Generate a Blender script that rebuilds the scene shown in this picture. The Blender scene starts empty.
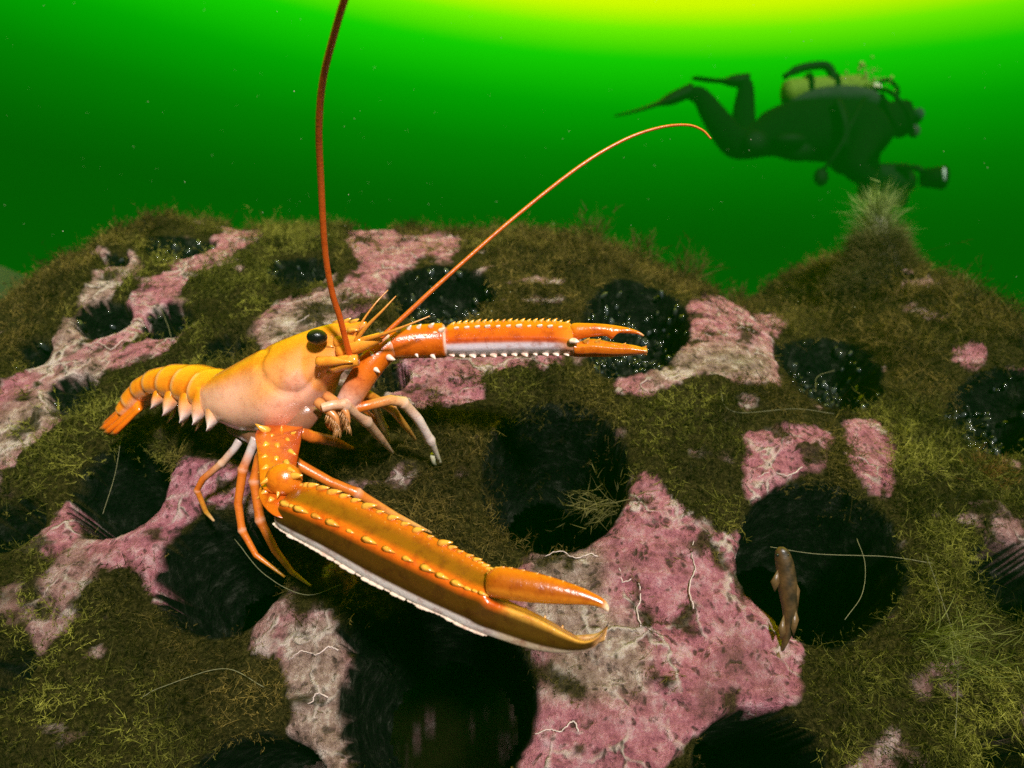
import bpy, bmesh, math, random
import numpy as np
from mathutils import Vector, Matrix
from mathutils.bvhtree import BVHTree

rng = np.random.default_rng(7)
random.seed(7)
SC = bpy.context.scene
COL = SC.collection

# ------------------------------------------------------------------ camera
F = 731.0                                  # focal length in pixels of a 1024 px wide frame
CAM = Vector((0.0, 0.0, 1.0))
cd = bpy.data.cameras.new('camera')
cam = bpy.data.objects.new('camera', cd)
COL.objects.link(cam)
cam.location = CAM
cam.rotation_euler = (math.radians(90), 0, 0)
cd.sensor_width = 36.0
cd.lens = 36.0 * F / 1024.0
cd.clip_start = 0.01
cd.clip_end = 500
cd.dof.use_dof = True
cd.dof.focus_distance = 0.385
cd.dof.aperture_fstop = 8.5
SC.camera = cam

# ------------------------------------------------------------------ open water seen as the sky, sun
world = bpy.data.worlds.new('World')
SC.world = world
world.use_nodes = True
wn, wl = world.node_tree.nodes, world.node_tree.links
wn.clear()
w_out = wn.new('ShaderNodeOutputWorld')
w_bg = wn.new('ShaderNodeBackground')
w_ramp = wn.new('ShaderNodeValToRGB')
w_dot = wn.new('ShaderNodeVectorMath'); w_dot.operation = 'DOT_PRODUCT'
w_co = wn.new('ShaderNodeTexCoord')
w_dot.inputs[1].default_value = Vector((0.10, 0.0, 1.0)).normalized()      # brighter towards the surface
wl.new(w_co.outputs['Generated'], w_dot.inputs[0])
wl.new(w_dot.outputs['Value'], w_ramp.inputs['Fac'])
# the diver is backlit from ahead; water behind is dimmed to cut the green fill
w_fwd = wn.new('ShaderNodeVectorMath'); w_fwd.operation = 'DOT_PRODUCT'
w_fwd.inputs[1].default_value = (0.0, 1.0, 0.0)
wl.new(w_co.outputs['Generated'], w_fwd.inputs[0])
w_map = wn.new('ShaderNodeMapRange'); w_map.interpolation_type = 'SMOOTHSTEP'
for k_, q_ in zip((1, 2, 3, 4), (-0.8, 0.66, 0.16, 0.40)):
    w_map.inputs[k_].default_value = q_
wl.new(w_fwd.outputs['Value'], w_map.inputs[0])
wl.new(w_ramp.outputs['Color'], w_bg.inputs['Color'])
wl.new(w_map.outputs[0], w_bg.inputs['Strength'])
wl.new(w_bg.outputs['Background'], w_out.inputs['Surface'])
stops = [(0.0, (0.0, 0.02, 0.0)), (0.12, (0.0, 0.05, 0.0)), (0.206, (0.0, 0.10, 0.0)), (0.244, (0.0, 0.18, 0.0)), (0.305, (0.0, 0.35, 0.0)),
         (0.362, (0.0, 0.64, 0.0)), (0.416, (0.012, 1.12, 0.0)), (0.445, (0.28, 1.55, 0.0)), (0.468, (1.15, 1.7, 0.0)), (0.52, (1.6, 1.7, 0.0))]
els = w_ramp.color_ramp.elements
while len(els) < len(stops):
    els.new(0.5)
for e, (p, c) in zip(els, stops):
    e.position = p
    e.color = (*c, 1)

sd = bpy.data.lights.new('sun', 'SUN')
sun = bpy.data.objects.new('sun', sd)
COL.objects.link(sun)
sd.energy = 5.0
sd.angle = math.radians(6)
sd.color = (1.0, 0.95, 0.93)
to_sun = Vector((0.30, -1.0, 0.56)).normalized()
sun.rotation_euler = to_sun.to_track_quat('Z', 'Y').to_euler()
sun.location = (0, -1, 6)

SC.view_settings.view_transform = 'Standard'
SC.view_settings.look = 'None'
SC.view_settings.exposure = 1.45
SC.view_settings.gamma = 1.0
SC.view_settings.use_curve_mapping = False
SC.cycles.use_denoising = False
SC.cycles.max_bounces = 6
SC.cycles.diffuse_bounces = 3
SC.cycles.volume_bounces = 0
SC.cycles.sample_clamp_direct = 12.0
SC.cycles.sample_clamp_indirect = 4.0

# ------------------------------------------------------------------ helpers
def P(px, py, d):
    return Vector((CAM.x + (px - 512) / F * d, CAM.y + d, CAM.z + (384 - py) / F * d))

def px_of(co):
    """n x 3 points -> pixel columns, rows, depth"""
    d = np.maximum(co[:, 1] - CAM.y, 1e-3)
    return 512 + (co[:, 0] - CAM.x) / d * F, 384 - (co[:, 2] - CAM.z) / d * F, d

def hash3(ix, iy, iz, seed):
    h = (ix.astype(np.int64) * 374761393 + iy.astype(np.int64) * 668265263 + iz.astype(np.int64) * 2147483647 + seed * 974711) & 0xFFFFFFFF
    h = ((h ^ (h >> 13)) * 1274126177) & 0xFFFFFFFF
    return ((h ^ (h >> 16)) & 0xFFFFFF) / float(0xFFFFFF)

def vnoise(co, scale, seed=0):
    p = co * scale + 1000.0
    i = np.floor(p).astype(np.int64)
    f = p - i
    f = f * f * (3 - 2 * f)
    out = 0
    for a in (0, 1):
        for b in (0, 1):
            for c in (0, 1):
                w = (f[:, 0] if a else 1 - f[:, 0]) * (f[:, 1] if b else 1 - f[:, 1]) * (f[:, 2] if c else 1 - f[:, 2])
                out = out + w * hash3(i[:, 0] + a, i[:, 1] + b, i[:, 2] + c, seed)
    return out * 2 - 1

def fbm(co, scale, oct=3, seed=0):
    s, amp, tot = 0, 1.0, 0.0
    for k in range(oct):
        s = s + amp * vnoise(co, scale * 2 ** k, seed + k * 17)
        tot += amp
        amp *= 0.5
    return s / tot

def smooth(x, a, b):
    t = np.clip((x - a) / (b - a), 0, 1)
    return t * t * (3 - 2 * t)

def np_mesh(name, verts, faces, nper):
    """fast mesh from arrays; faces is n x nper"""
    me = bpy.data.meshes.new(name)
    nv, nf = len(verts), len(faces)
    me.vertices.add(nv)
    me.vertices.foreach_set('co', np.asarray(verts, dtype=np.float32).ravel())
    me.loops.add(nf * nper)
    me.loops.foreach_set('vertex_index', np.asarray(faces, dtype=np.int32).ravel())
    me.polygons.add(nf)
    me.polygons.foreach_set('loop_start', np.arange(0, nf * nper, nper, dtype=np.int32))
    me.polygons.foreach_set('use_smooth', np.ones(nf, dtype=bool))
    me.update(calc_edges=True)
    return me

def set_col(me, cols, name='Col'):
    a = me.color_attributes.new(name, 'FLOAT_COLOR', 'POINT')
    c = np.ones((len(me.vertices), 4), dtype=np.float32)
    c[:, :3] = np.asarray(cols, dtype=np.float32)
    a.data.foreach_set('color', c.ravel())

def set_f(me, vals, name):
    a = me.attributes.new(name, 'FLOAT', 'POINT')
    a.data.foreach_set('value', np.asarray(vals, dtype=np.float32))

def link(name, me, mat=None, parent=None):
    o = bpy.data.objects.new(name, me)
    COL.objects.link(o)
    if mat and me is not None and not me.materials:
        me.materials.append(mat)
    if parent:
        o.parent = parent
        o.matrix_parent_inverse = parent.matrix_basis.inverted()
    return o

def tag(o, label, cat=None, group=None, kind=None):
    o['label'] = label
    if cat: o['category'] = cat
    if group: o['group'] = group
    if kind: o['kind'] = kind
    return o

def empty(name, loc):
    o = bpy.data.objects.new(name, None)
    o.location = loc
    o.empty_display_size = 0.02
    COL.objects.link(o)
    return o

class MB:
    """collects tubes and lofts with a colour per vertex"""
    def __init__(s):
        s.v, s.f, s.c = [], [], []
    def rings(s, rings, cols, cap=True):
        b = len(s.v)
        n = len(rings[0])
        for r, c in zip(rings, cols):
            percol = isinstance(c, list)
            for k, q in enumerate(r):
                s.v.append(tuple(q))
                s.c.append(tuple(c[k] if percol else c))
        for i in range(len(rings) - 1):
            for k in range(n):
                k2 = (k + 1) % n
                s.f.append((b + i * n + k, b + i * n + k2, b + (i + 1) * n + k2, b + (i + 1) * n + k))
        if cap:
            s.f.append(tuple(b + k for k in range(n))[::-1])
            s.f.append(tuple(b + (len(rings) - 1) * n + k for k in range(n)))
    def tube(s, pts, radii, cols, n=10, flat=1.0, flat_dir=None):
        pts = [Vector(p) for p in pts]
        if not isinstance(radii, (list, tuple)): radii = [radii] * len(pts)
        if not isinstance(cols, list): cols = [cols] * len(pts)
        rings = []
        up = Vector(flat_dir) if flat_dir else Vector((0.31, 0.53, 0.79))
        for i, p in enumerate(pts):
            t = (pts[min(i + 1, len(pts) - 1)] - pts[max(i - 1, 0)]).normalized()
            a = t.cross(up)
            if a.length < 1e-4: a = t.cross(Vector((1, 0, 0)))
            a.normalize()
            b = a.cross(t).normalized()
            if not flat_dir: up = b
            rings.append([p + a * math.cos(2 * math.pi * k / n) * radii[i] + b * math.sin(2 * math.pi * k / n) * radii[i] * flat for k in range(n)])
        s.rings(rings, cols)
    def blob(s, c, r, col, nu=10, nv=7, M=None):
        c = Vector(c)
        r = Vector(r if hasattr(r, '__len__') else (r, r, r))
        rings = []
        for j in range(nv):
            th = math.pi * (0.04 + 0.92 * j / (nv - 1))
            ring = []
            for k in range(nu):
                ph = 2 * math.pi * k / nu
                q = Vector((r.x * math.sin(th) * math.cos(ph), r.y * math.sin(th) * math.sin(ph), r.z * math.cos(th)))
                if M: q = M @ q
                ring.append(c + q)
            rings.append(ring)
        s.rings(rings[::-1], [col] * nv)
    def build(s, name, mat, parent=None, smooth_=True):
        me = bpy.data.meshes.new(name)
        me.from_pydata(s.v, [], s.f)
        if smooth_: me.polygons.foreach_set('use_smooth', np.ones(len(s.f), dtype=bool))
        me.update()
        set_col(me, np.array(s.c))
        bm = bmesh.new(); bm.from_mesh(me)
        bmesh.ops.recalc_face_normals(bm, faces=bm.faces)
        bm.to_mesh(me); bm.free()
        return link(name, me, mat, parent)

def spline(pts, n):
    """Catmull-Rom through tuples of any length -> n rows"""
    p = np.array(pts, dtype=float)
    p = np.vstack([2 * p[0] - p[1], p, 2 * p[-1] - p[-2]])
    m = len(p) - 3
    out = []
    for t in np.linspace(0, m - 1e-6, n):
        i = int(t); u = t - i
        a, b, c, d = p[i], p[i + 1], p[i + 2], p[i + 3]
        out.append(0.5 * ((2 * b) + (-a + c) * u + (2 * a - 5 * b + 4 * c - d) * u * u + (-a + 3 * b - 3 * c + d) * u ** 3))
    return np.array(out)

def closed_spline(pts, sub):
    p = [Vector(q) for q in pts]
    n = len(p); out = []
    for i in range(n):
        a, b, c, d = p[i - 1], p[i], p[(i + 1) % n], p[(i + 2) % n]
        for k in range(sub):
            u = k / sub
            q = 0.5 * ((2 * b) + (c - a) * u + (2 * a - 5 * b + 4 * c - d) * u * u + (3 * b - a - 3 * c + d) * u ** 3)
            out.append(q * 0.45 + b.lerp(c, u) * 0.55)      # ridges stay fairly sharp
    return out

def mix(a, b, t):
    return tuple(a[i] * (1 - t) + b[i] * t for i in range(3))

# ------------------------------------------------------------------ materials
def new_mat(name):
    m = bpy.data.materials.new(name)
    m.use_nodes = True
    nt = m.node_tree
    nt.nodes.clear()
    return m, nt.nodes, nt.links

def node(ns, t, **kw):
    n = ns.new(t)
    for k, v in kw.items():
        if k in n.inputs: n.inputs[k].default_value = v
        else: setattr(n, k, v)
    return n

def ramp(ns, stops, interp='LINEAR'):
    r = ns.new('ShaderNodeValToRGB')
    r.color_ramp.interpolation = interp
    e = r.color_ramp.elements
    while len(e) < len(stops): e.new(0.5)
    for q, (p, c) in zip(e, stops):
        q.position = p
        q.color = (*c, 1) if len(c) == 3 else c
    return r

def mixc(ns, ls, fac, a, b, blend='MIX'):
    m = ns.new('ShaderNodeMix'); m.data_type = 'RGBA'; m.blend_type = blend
    for sock, v in ((m.inputs[0], fac), (m.inputs[6], a), (m.inputs[7], b)):
        if hasattr(v, 'is_output'): ls.new(v, sock)
        elif isinstance(v, (int, float)): sock.default_value = v
        else: sock.default_value = (*v, 1)
    return m.outputs[2]

def mathn(ns, ls, op, a, b=0.0):
    m = ns.new('ShaderNodeMath'); m.operation = op
    for sock, v in ((m.inputs[0], a), (m.inputs[1], b)):
        if hasattr(v, 'is_output'): ls.new(v, sock)
        else: sock.default_value = v
    return m.outputs[0]

def obj_noise(ns, ls, scale, detail=4.0, rough=0.6):
    tc = ns.new('ShaderNodeNewGeometry')
    n = node(ns, 'ShaderNodeTexNoise', Scale=scale, Detail=detail, Roughness=rough)
    ls.new(tc.outputs['Position'], n.inputs['Vector'])
    return n

def shell_mat(name, rough=0.22, sss=0.22, bump=0.22, scale=900.0, mottle=0.25, coat=0.6, tint=(0.86, 0.61, 0.56)):
    m, ns, ls = new_mat(name)
    out = node(ns, 'ShaderNodeOutputMaterial')
    b = node(ns, 'ShaderNodeBsdfPrincipled', Roughness=rough)
    at = node(ns, 'ShaderNodeAttribute', attribute_name='Col')
    n1 = obj_noise(ns, ls, 160.0, 5, 0.65)
    n2 = obj_noise(ns, ls, scale, 3, 0.6)
    sp_ = ns.new('ShaderNodeSeparateColor'); ls.new(at.outputs['Color'], sp_.inputs[0])
    shell = mixc(ns, ls, 1.0, at.outputs['Color'], mixc(ns, ls, sp_.outputs[2], tint, (0.92, 0.78, 0.80)), 'MULTIPLY')
    dark = mixc(ns, ls, 1.0, shell, (0.66, 0.46, 0.42), 'MULTIPLY')
    fac = mathn(ns, ls, 'MULTIPLY', ramp_fac(ns, ls, n1.outputs['Fac'], 0.48, 0.72), mottle * 2)
    c = mixc(ns, ls, fac, shell, dark)
    ls.new(c, b.inputs['Base Color'])
    b.inputs['Subsurface Weight'].default_value = sss
    b.inputs['Subsurface Radius'].default_value = (0.004, 0.0018, 0.0008)
    b.inputs['Subsurface Scale'].default_value = 1.0
    b.inputs['Coat Weight'].default_value = coat
    b.inputs['Coat Roughness'].default_value = 0.18
    vp = node(ns, 'ShaderNodeTexVoronoi', Scale=620.0)
    gp = ns.new('ShaderNodeNewGeometry'); ls.new(gp.outputs['Position'], vp.inputs['Vector'])
    pore = mathn(ns, ls, 'MULTIPLY', ramp_fac(ns, ls, vp.outputs['Distance'], 0.30, 0.12), ramp_fac(ns, ls, n1.outputs['Fac'], 0.42, 0.60))
    c = mixc(ns, ls, mathn(ns, ls, 'MULTIPLY', pore, 0.45), c, mixc(ns, ls, 1.0, shell, (0.45, 0.28, 0.25), 'MULTIPLY'))
    ls.new(c, b.inputs['Base Color'])
    bp = node(ns, 'ShaderNodeBump', Strength=bump, Distance=0.0006)
    ls.new(mathn(ns, ls, 'SUBTRACT', n2.outputs['Fac'], mathn(ns, ls, 'MULTIPLY', pore, 0.25)), bp.inputs['Height'])
    ls.new(bp.outputs['Normal'], b.inputs['Normal'])
    rr = mathn(ns, ls, 'MULTIPLY_ADD', n1.outputs['Fac'], 0.25)
    rr.node.inputs[2].default_value = rough - 0.12
    ls.new(rr, b.inputs['Roughness'])
    ls.new(b.outputs[0], out.inputs['Surface'])
    return m

def ramp_fac(ns, ls, v, a, b):
    r = ns.new('ShaderNodeMapRange'); r.inputs[1].default_value = a; r.inputs[2].default_value = b
    ls.new(v, r.inputs[0])
    return r.outputs[0]

def reef_mat():
    m, ns, ls = new_mat('encrusted reef')
    out = node(ns, 'ShaderNodeOutputMaterial')
    b = node(ns, 'ShaderNodeBsdfPrincipled', Roughness=0.75)
    pink = node(ns, 'ShaderNodeAttribute', attribute_name='pink')
    hole = node(ns, 'ShaderNodeAttribute', attribute_name='hole')
    pale = node(ns, 'ShaderNodeAttribute', attribute_name='pale')
    hue = node(ns, 'ShaderNodeAttribute', attribute_name='hue')
    n_big = obj_noise(ns, ls, 22.0, 5, 0.6)
    n_mid = obj_noise(ns, ls, 85.0, 8, 0.78)
    n_fine = obj_noise(ns, ls, 420.0, 6, 0.75)
    # crust
    c_pink = ramp(ns, [(0.34, (0.08, 0.028, 0.034)), (0.43, (0.36, 0.105, 0.145)), (0.52, (0.55, 0.19, 0.245)), (0.63, (0.70, 0.40, 0.44))])
    ls.new(n_mid.outputs['Fac'], c_pink.inputs['Fac'])
    c_pale = ramp(ns, [(0.34, (0.06, 0.036, 0.030)), (0.43, (0.25, 0.145, 0.12)), (0.53, (0.44, 0.29, 0.25)), (0.63, (0.70, 0.57, 0.51))])
    ls.new(n_mid.outputs['Fac'], c_pale.inputs['Fac'])
    pf = mathn(ns, ls, 'ADD', pale.outputs['Fac'], mathn(ns, ls, 'MULTIPLY', ramp_fac(ns, ls, n_big.outputs['Fac'], 0.54, 0.70), 0.35))
    pf.node.use_clamp = True
    crust = mixc(ns, ls, pf, c_pink.outputs['Color'], c_pale.outputs['Color'])
    # raised pale rims of the crust lobes
    geo = ns.new('ShaderNodeNewGeometry')
    warp = node(ns, 'ShaderNodeTexNoise', Scale=45.0, Detail=3.0)
    ls.new(geo.outputs['Position'], warp.inputs['Vector'])
    wv = ns.new('ShaderNodeVectorMath'); wv.operation = 'MULTIPLY_ADD'
    ls.new(warp.outputs['Color'], wv.inputs[0]); wv.inputs[1].default_value = (0.03, 0.03, 0.03)
    ls.new(geo.outputs['Position'], wv.inputs[2])
    vo = node(ns, 'ShaderNodeTexVoronoi', Scale=34.0, feature='DISTANCE_TO_EDGE')
    ls.new(wv.outputs[0], vo.inputs['Vector'])
    rim = ramp_fac(ns, ls, vo.outputs['Distance'], 0.060, 0.015)
    rim = mathn(ns, ls, 'MULTIPLY', rim, ramp_fac(ns, ls, n_big.outputs['Fac'], 0.46, 0.56))
    rim = mathn(ns, ls, 'MULTIPLY', rim, 0.8)
    crust = mixc(ns, ls, rim, crust, (0.74, 0.60, 0.54))
    # pits
    vp = node(ns, 'ShaderNodeTexVoronoi', Scale=150.0)
    ls.new(wv.outputs[0], vp.inputs['Vector'])
    pit = ramp_fac(ns, ls, vp.outputs['Distance'], 0.34, 0.16)
    pit = mathn(ns, ls, 'MULTIPLY', pit, ramp_fac(ns, ls, n_mid.outputs['Fac'], 0.60, 0.44))
    crust = mixc(ns, ls, mathn(ns, ls, 'MULTIPLY', pit, 0.8), crust, (0.07, 0.035, 0.03))
    # silted film over the crust
    film = ramp_fac(ns, ls, n_big.outputs['Fac'], 0.46, 0.30)
    crust = mixc(ns, ls, mathn(ns, ls, 'MULTIPLY', film, 0.5), crust, (0.075, 0.052, 0.022))
    # felt under the weed
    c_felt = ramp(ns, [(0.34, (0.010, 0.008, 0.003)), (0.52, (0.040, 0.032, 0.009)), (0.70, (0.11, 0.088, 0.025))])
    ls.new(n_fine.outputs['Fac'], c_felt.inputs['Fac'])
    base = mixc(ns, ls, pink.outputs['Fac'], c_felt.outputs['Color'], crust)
    c_hole = ramp(ns, [(0.42, (0.003, 0.004, 0.003)), (0.54, (0.010, 0.011, 0.008)), (0.66, (0.045, 0.046, 0.034)), (0.74, (0.12, 0.12, 0.10))])  # dark growth taken near black, the holes' shade put into the colour
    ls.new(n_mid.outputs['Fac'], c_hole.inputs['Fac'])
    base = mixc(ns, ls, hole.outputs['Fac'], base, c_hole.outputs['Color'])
    ls.new(base, b.inputs['Base Color'])
    h1 = mathn(ns, ls, 'MULTIPLY', n_mid.outputs['Fac'], 0.9)
    h2 = mathn(ns, ls, 'MULTIPLY_ADD', n_fine.outputs['Fac'], 0.45); ls.new(h1, h2.node.inputs[2])
    h3 = mathn(ns, ls, 'SUBTRACT', h2, mathn(ns, ls, 'MULTIPLY', pit, 0.35))
    h4 = mathn(ns, ls, 'MULTIPLY_ADD', rim, 0.35); ls.new(h3, h4.node.inputs[2])
    bp = node(ns, 'ShaderNodeBump', Strength=1.0, Distance=0.009)
    ls.new(h4, bp.inputs['Height'])
    ls.new(bp.outputs['Normal'], b.inputs['Normal'])
    spec = mathn(ns, ls, 'MULTIPLY', mathn(ns, ls, 'MULTIPLY', pink.outputs['Fac'], 0.28), mathn(ns, ls, 'SUBTRACT', 1.0, hole.outputs['Fac']))
    ls.new(mathn(ns, ls, 'ADD', spec, 0.02), b.inputs['Specular IOR Level'])
    ls.new(ramp_fac_out(ns, ls, n_fine.outputs['Fac'], 0.3, 0.7, 0.5, 0.9), b.inputs['Roughness'])
    ls.new(b.outputs[0], out.inputs['Surface'])
    return m

def ramp_fac_out(ns, ls, v, a, b, c, d):
    r = ns.new('ShaderNodeMapRange')
    for i, q in zip((1, 2, 3, 4), (a, b, c, d)): r.inputs[i].default_value = q
    ls.new(v, r.inputs[0])
    return r.outputs[0]

def weed_mat():
    m, ns, ls = new_mat('filamentous weed')
    out = node(ns, 'ShaderNodeOutputMaterial')
    at = node(ns, 'ShaderNodeAttribute', attribute_name='Col')
    n = obj_noise(ns, ls, 60.0, 3, 0.6)
    c = mixc(ns, ls, ramp_fac(ns, ls, n.outputs['Fac'], 0.35, 0.65), mixc(ns, ls, 1.0, at.outputs['Color'], (0.6, 0.62, 0.6), 'MULTIPLY'), at.outputs['Color'])
    d = node(ns, 'ShaderNodeBsdfPrincipled', Roughness=0.6)
    d.inputs['Specular IOR Level'].default_value = 0.08
    t = node(ns, 'ShaderNodeBsdfTranslucent')
    ls.new(c, d.inputs['Base Color']); ls.new(c, t.inputs['Color'])
    mx = node(ns, 'ShaderNodeMixShader'); mx.inputs[0].default_value = 0.35
    ls.new(d.outputs[0], mx.inputs[1]); ls.new(t.outputs[0], mx.inputs[2])
    ls.new(mx.outputs[0], out.inputs['Surface'])
    return m

def col_mat(name, rough=0.5, spec=0.5, trans=0.0, bump=0.0, scale=200.0, coat=0.0):
    m, ns, ls = new_mat(name)
    out = node(ns, 'ShaderNodeOutputMaterial')
    at = node(ns, 'ShaderNodeAttribute', attribute_name='Col')
    b = node(ns, 'ShaderNodeBsdfPrincipled', Roughness=rough)
    b.inputs['Specular IOR Level'].default_value = spec
    b.inputs['Transmission Weight'].default_value = trans
    b.inputs['Coat Weight'].default_value = coat
    b.inputs['Coat Roughness'].default_value = 0.05
    n = obj_noise(ns, ls, scale, 4, 0.6)
    c = mixc(ns, ls, ramp_fac(ns, ls, n.outputs['Fac'], 0.4, 0.65), at.outputs['Color'], mixc(ns, ls, 1.0, at.outputs['Color'], (0.65, 0.65, 0.65), 'MULTIPLY'))
    ls.new(c, b.inputs['Base Color'])
    if bump:
        bp = node(ns, 'ShaderNodeBump', Strength=0.8, Distance=bump)
        ls.new(n.outputs['Fac'], bp.inputs['Height']); ls.new(bp.outputs['Normal'], b.inputs['Normal'])
    ls.new(b.outputs[0], out.inputs['Surface'])
    return m

M_REEF = reef_mat()
M_WEED = weed_mat()
M_SHELL = shell_mat('lobster shell')
M_CLAW = shell_mat('lobster claw shell', rough=0.24, sss=0.04, bump=0.35, scale=650, mottle=0.55, coat=0.5, tint=(0.72, 0.49, 0.42))
M_LEG = shell_mat('lobster leg shell', rough=0.3, sss=0.08, bump=0.3, mottle=0.4, coat=0.3, tint=(0.66, 0.47, 0.40))
M_EYE = col_mat('lobster eye', rough=0.22, spec=0.4, coat=0.15, scale=1500, bump=0.0002)
M_SQUIRT = col_mat('sea squirt', rough=0.08, spec=1.0, coat=1.0, scale=400, bump=0.0008)
M_TUBE = col_mat('worm tube', rough=0.7, scale=500, bump=0.0004)
M_FISH = col_mat('goby skin', rough=0.4, scale=350, bump=0.0003)
M_SUIT = col_mat('drysuit', rough=0.9, spec=0.02, scale=30, bump=0.004)
M_GEAR = col_mat('dive gear', rough=0.6, spec=0.03, scale=40)
M_SAND = None

# ------------------------------------------------------------------ reef dome: base surface
RC = np.array([0.0, 1.05, 0.40]); RR = np.array([1.15, 0.80, 0.80])
ridge_px = [-400, -100, 0, 60, 100, 180, 230, 290, 360, 480, 600, 680, 740, 800, 840, 870, 910, 960, 1024, 1150, 1400]
ridge_dz = [-0.14, -0.12, -0.065, -0.005, 0.045, 0.066, 0.036, 0.022, 0.008, -0.008, -0.016, -0.044, -0.070, -0.058, -0.008, 0.026, 0.022, 0.0, -0.040, -0.08, -0.1]
ridge_x = [(q - 512) / F * 0.88 for q in ridge_px]

def base_surface(th, ph):
    """th: left-right angle, ph: profile angle from the front (0) over the top (90 degrees)"""
    n = np.stack([np.sin(th), -np.cos(th) * np.cos(ph), np.cos(th) * np.sin(ph)], 1)
    co = RC + n * RR
    nr = n / RR
    nr /= np.linalg.norm(nr, axis=1)[:, None]
    w = smooth(ph, math.radians(28), math.radians(72))
    co[:, 2] += np.interp(co[:, 0], ridge_x, ridge_dz) * w
    co += nr * (fbm(co, 5.0, 2, 3) * 0.007)[:, None]
    return co, nr

NT, NP = 900, 680
# rows are closest together low on the front, where the dome is nearest
tt = np.linspace(-1, 1, NT)
th1 = np.radians(tt * 62 + 28 * np.sign(tt) * np.abs(tt) ** 7)
pp = np.linspace(0, 1, NP - 50)
ph1 = np.radians(np.concatenate([[-58, -40, -26, -18], -10 + 108 * (0.62 * pp + 0.38 * pp ** 2), np.linspace(99.5, 238, 46)]))
TH, PH = np.meshgrid(th1, ph1)
base, nrm = base_surface(TH.ravel(), PH.ravel())
idx = np.arange(NT * NP).reshape(NP, NT)
quads = np.stack([idx[:-1, :-1].ravel(), idx[:-1, 1:].ravel(), idx[1:, 1:].ravel(), idx[1:, :-1].ravel()], 1)

# coarse copy used only to find where things touch the dome
st = 4
ci = idx[::st, ::st]
cq = np.stack([ci[:-1, :-1].ravel(), ci[:-1, 1:].ravel(), ci[1:, 1:].ravel(), ci[1:, :-1].ravel()], 1)
uq, inv = np.unique(cq, return_inverse=True)
bvh = BVHTree.FromPolygons([Vector(v) for v in base[uq]], inv.reshape(cq.shape).tolist())

def hit(px, py):
    d = (P(px, py, 1.0) - CAM).normalized()
    loc, n, i, dist = bvh.ray_cast(CAM, d)
    if loc is None: return None, None
    if n.dot(d) > 0: n = -n
    return loc, n

def reef_depth(px, py):
    l, n = hit(px, py)
    return l.y - CAM.y if l else 0.8

# holes: (pixel x, y, half width, half height, open into the hollow dome?, glistening growth)
HOLES = [(556, 466, 74, 78, 1, 0), (436, 694, 99, 92, 1, 0), (827, 550, 76, 79, 1, 0), (829, 366, 55, 50, 0, 40), (640, 312, 58, 44, 0, 55),
         (441, 286, 54, 30, 0, 50), (1003, 408, 42, 48, 0, 30), (1022, 580, 34, 52, 1, 6), (217, 570, 56, 65, 1, 0), (118, 486, 42, 48, 1, 0),
         (180, 246, 38, 27, 0, 60), (300, 268, 36, 27, 0, 30), (104, 318, 38, 20, 0, 22), (112, 258, 20, 12, 0, 10), (166, 320, 34, 20, 0, 14),
         (222, 348, 24, 18, 0, 6), (72, 392, 28, 22, 0, 8), (30, 352, 18, 20, 0, 6), (4, 672, 20, 26, 1, 0), (762, 762, 84, 50, 1, 0), (1010, 762, 34, 26, 1, 0),
         (10, 522, 22, 30, 1, 0), (391, 377, 18, 18, 1, 0), (357, 630, 20, 20, 0, 0), (-70, 560, 50, 50, 1, 0), (-60, 420, 40, 40, 1, 0), (1120, 470, 50, 50, 1, 0),
         (560, 860, 80, 60, 1, 0), (250, 800, 70, 60, 1, 0), (900, 860, 70, 60, 1, 0)]
hole_s = np.full(len(base), 9.0)
hole_dep = np.zeros(len(base))
hole_id = np.full(len(base), -1)
hole_info = []
warp_n = fbm(base, 22.0, 4, 50)
for k, (hx, hy, rx, ry, opn, gl) in enumerate(HOLES):
    c, n = hit(hx, hy)
    if c is None: continue
    d = c.y - CAM.y
    r = max(rx, ry) * d / F
    # true radii: undo the foreshortening along the direction the surface leans away
    view = (c - CAM).normalized()
    cosv = max(0.22, -view.dot(n))
    lean = (view - n * view.dot(n))
    lean = lean.normalized() if lean.length > 1e-3 else Vector((0, 0, 1))
    side = n.cross(lean)
    # image extents along lean and side
    lx, ly = (lean.x), (-lean.z)
    ll = math.hypot(lx, ly) or 1
    lx, ly = lx / ll, ly / ll
    ext_l = 1 / math.sqrt((lx / rx) ** 2 + (ly / ry) ** 2)
    ext_s = 1 / math.sqrt((ly / rx) ** 2 + (lx / ry) ** 2)
    r_l = ext_l * d / F / cosv
    r_s = ext_s * d / F
    r_l = min(r_l, (2.3 if k in (3, 4, 5, 6) else 1.35) * r_s)
    rel = base - np.array(c)
    near = np.abs(rel).max(1) < 0.3
    a = rel @ np.array(lean) / r_l
    b = rel @ np.array(side) / r_s
    s = np.sqrt(a * a + b * b) * (1 + 0.11 * warp_n)
    s[~near] = 9
    better = s < hole_s
    hole_s[better] = s[better]; hole_id[better] = k
    depth = 0.10 if opn else 0.040 + 0.2 * min(r_s, r_l)
    hole_info.append((k, c, n, lean, side, r_l, r_s, opn, gl, depth))
depth_of = np.zeros(len(HOLES)); open_of = np.zeros(len(HOLES), bool)
for h in hole_info:
    depth_of[h[0]] = h[9]; open_of[h[0]] = h[7]

vx, vy, vd = px_of(base)
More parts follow.
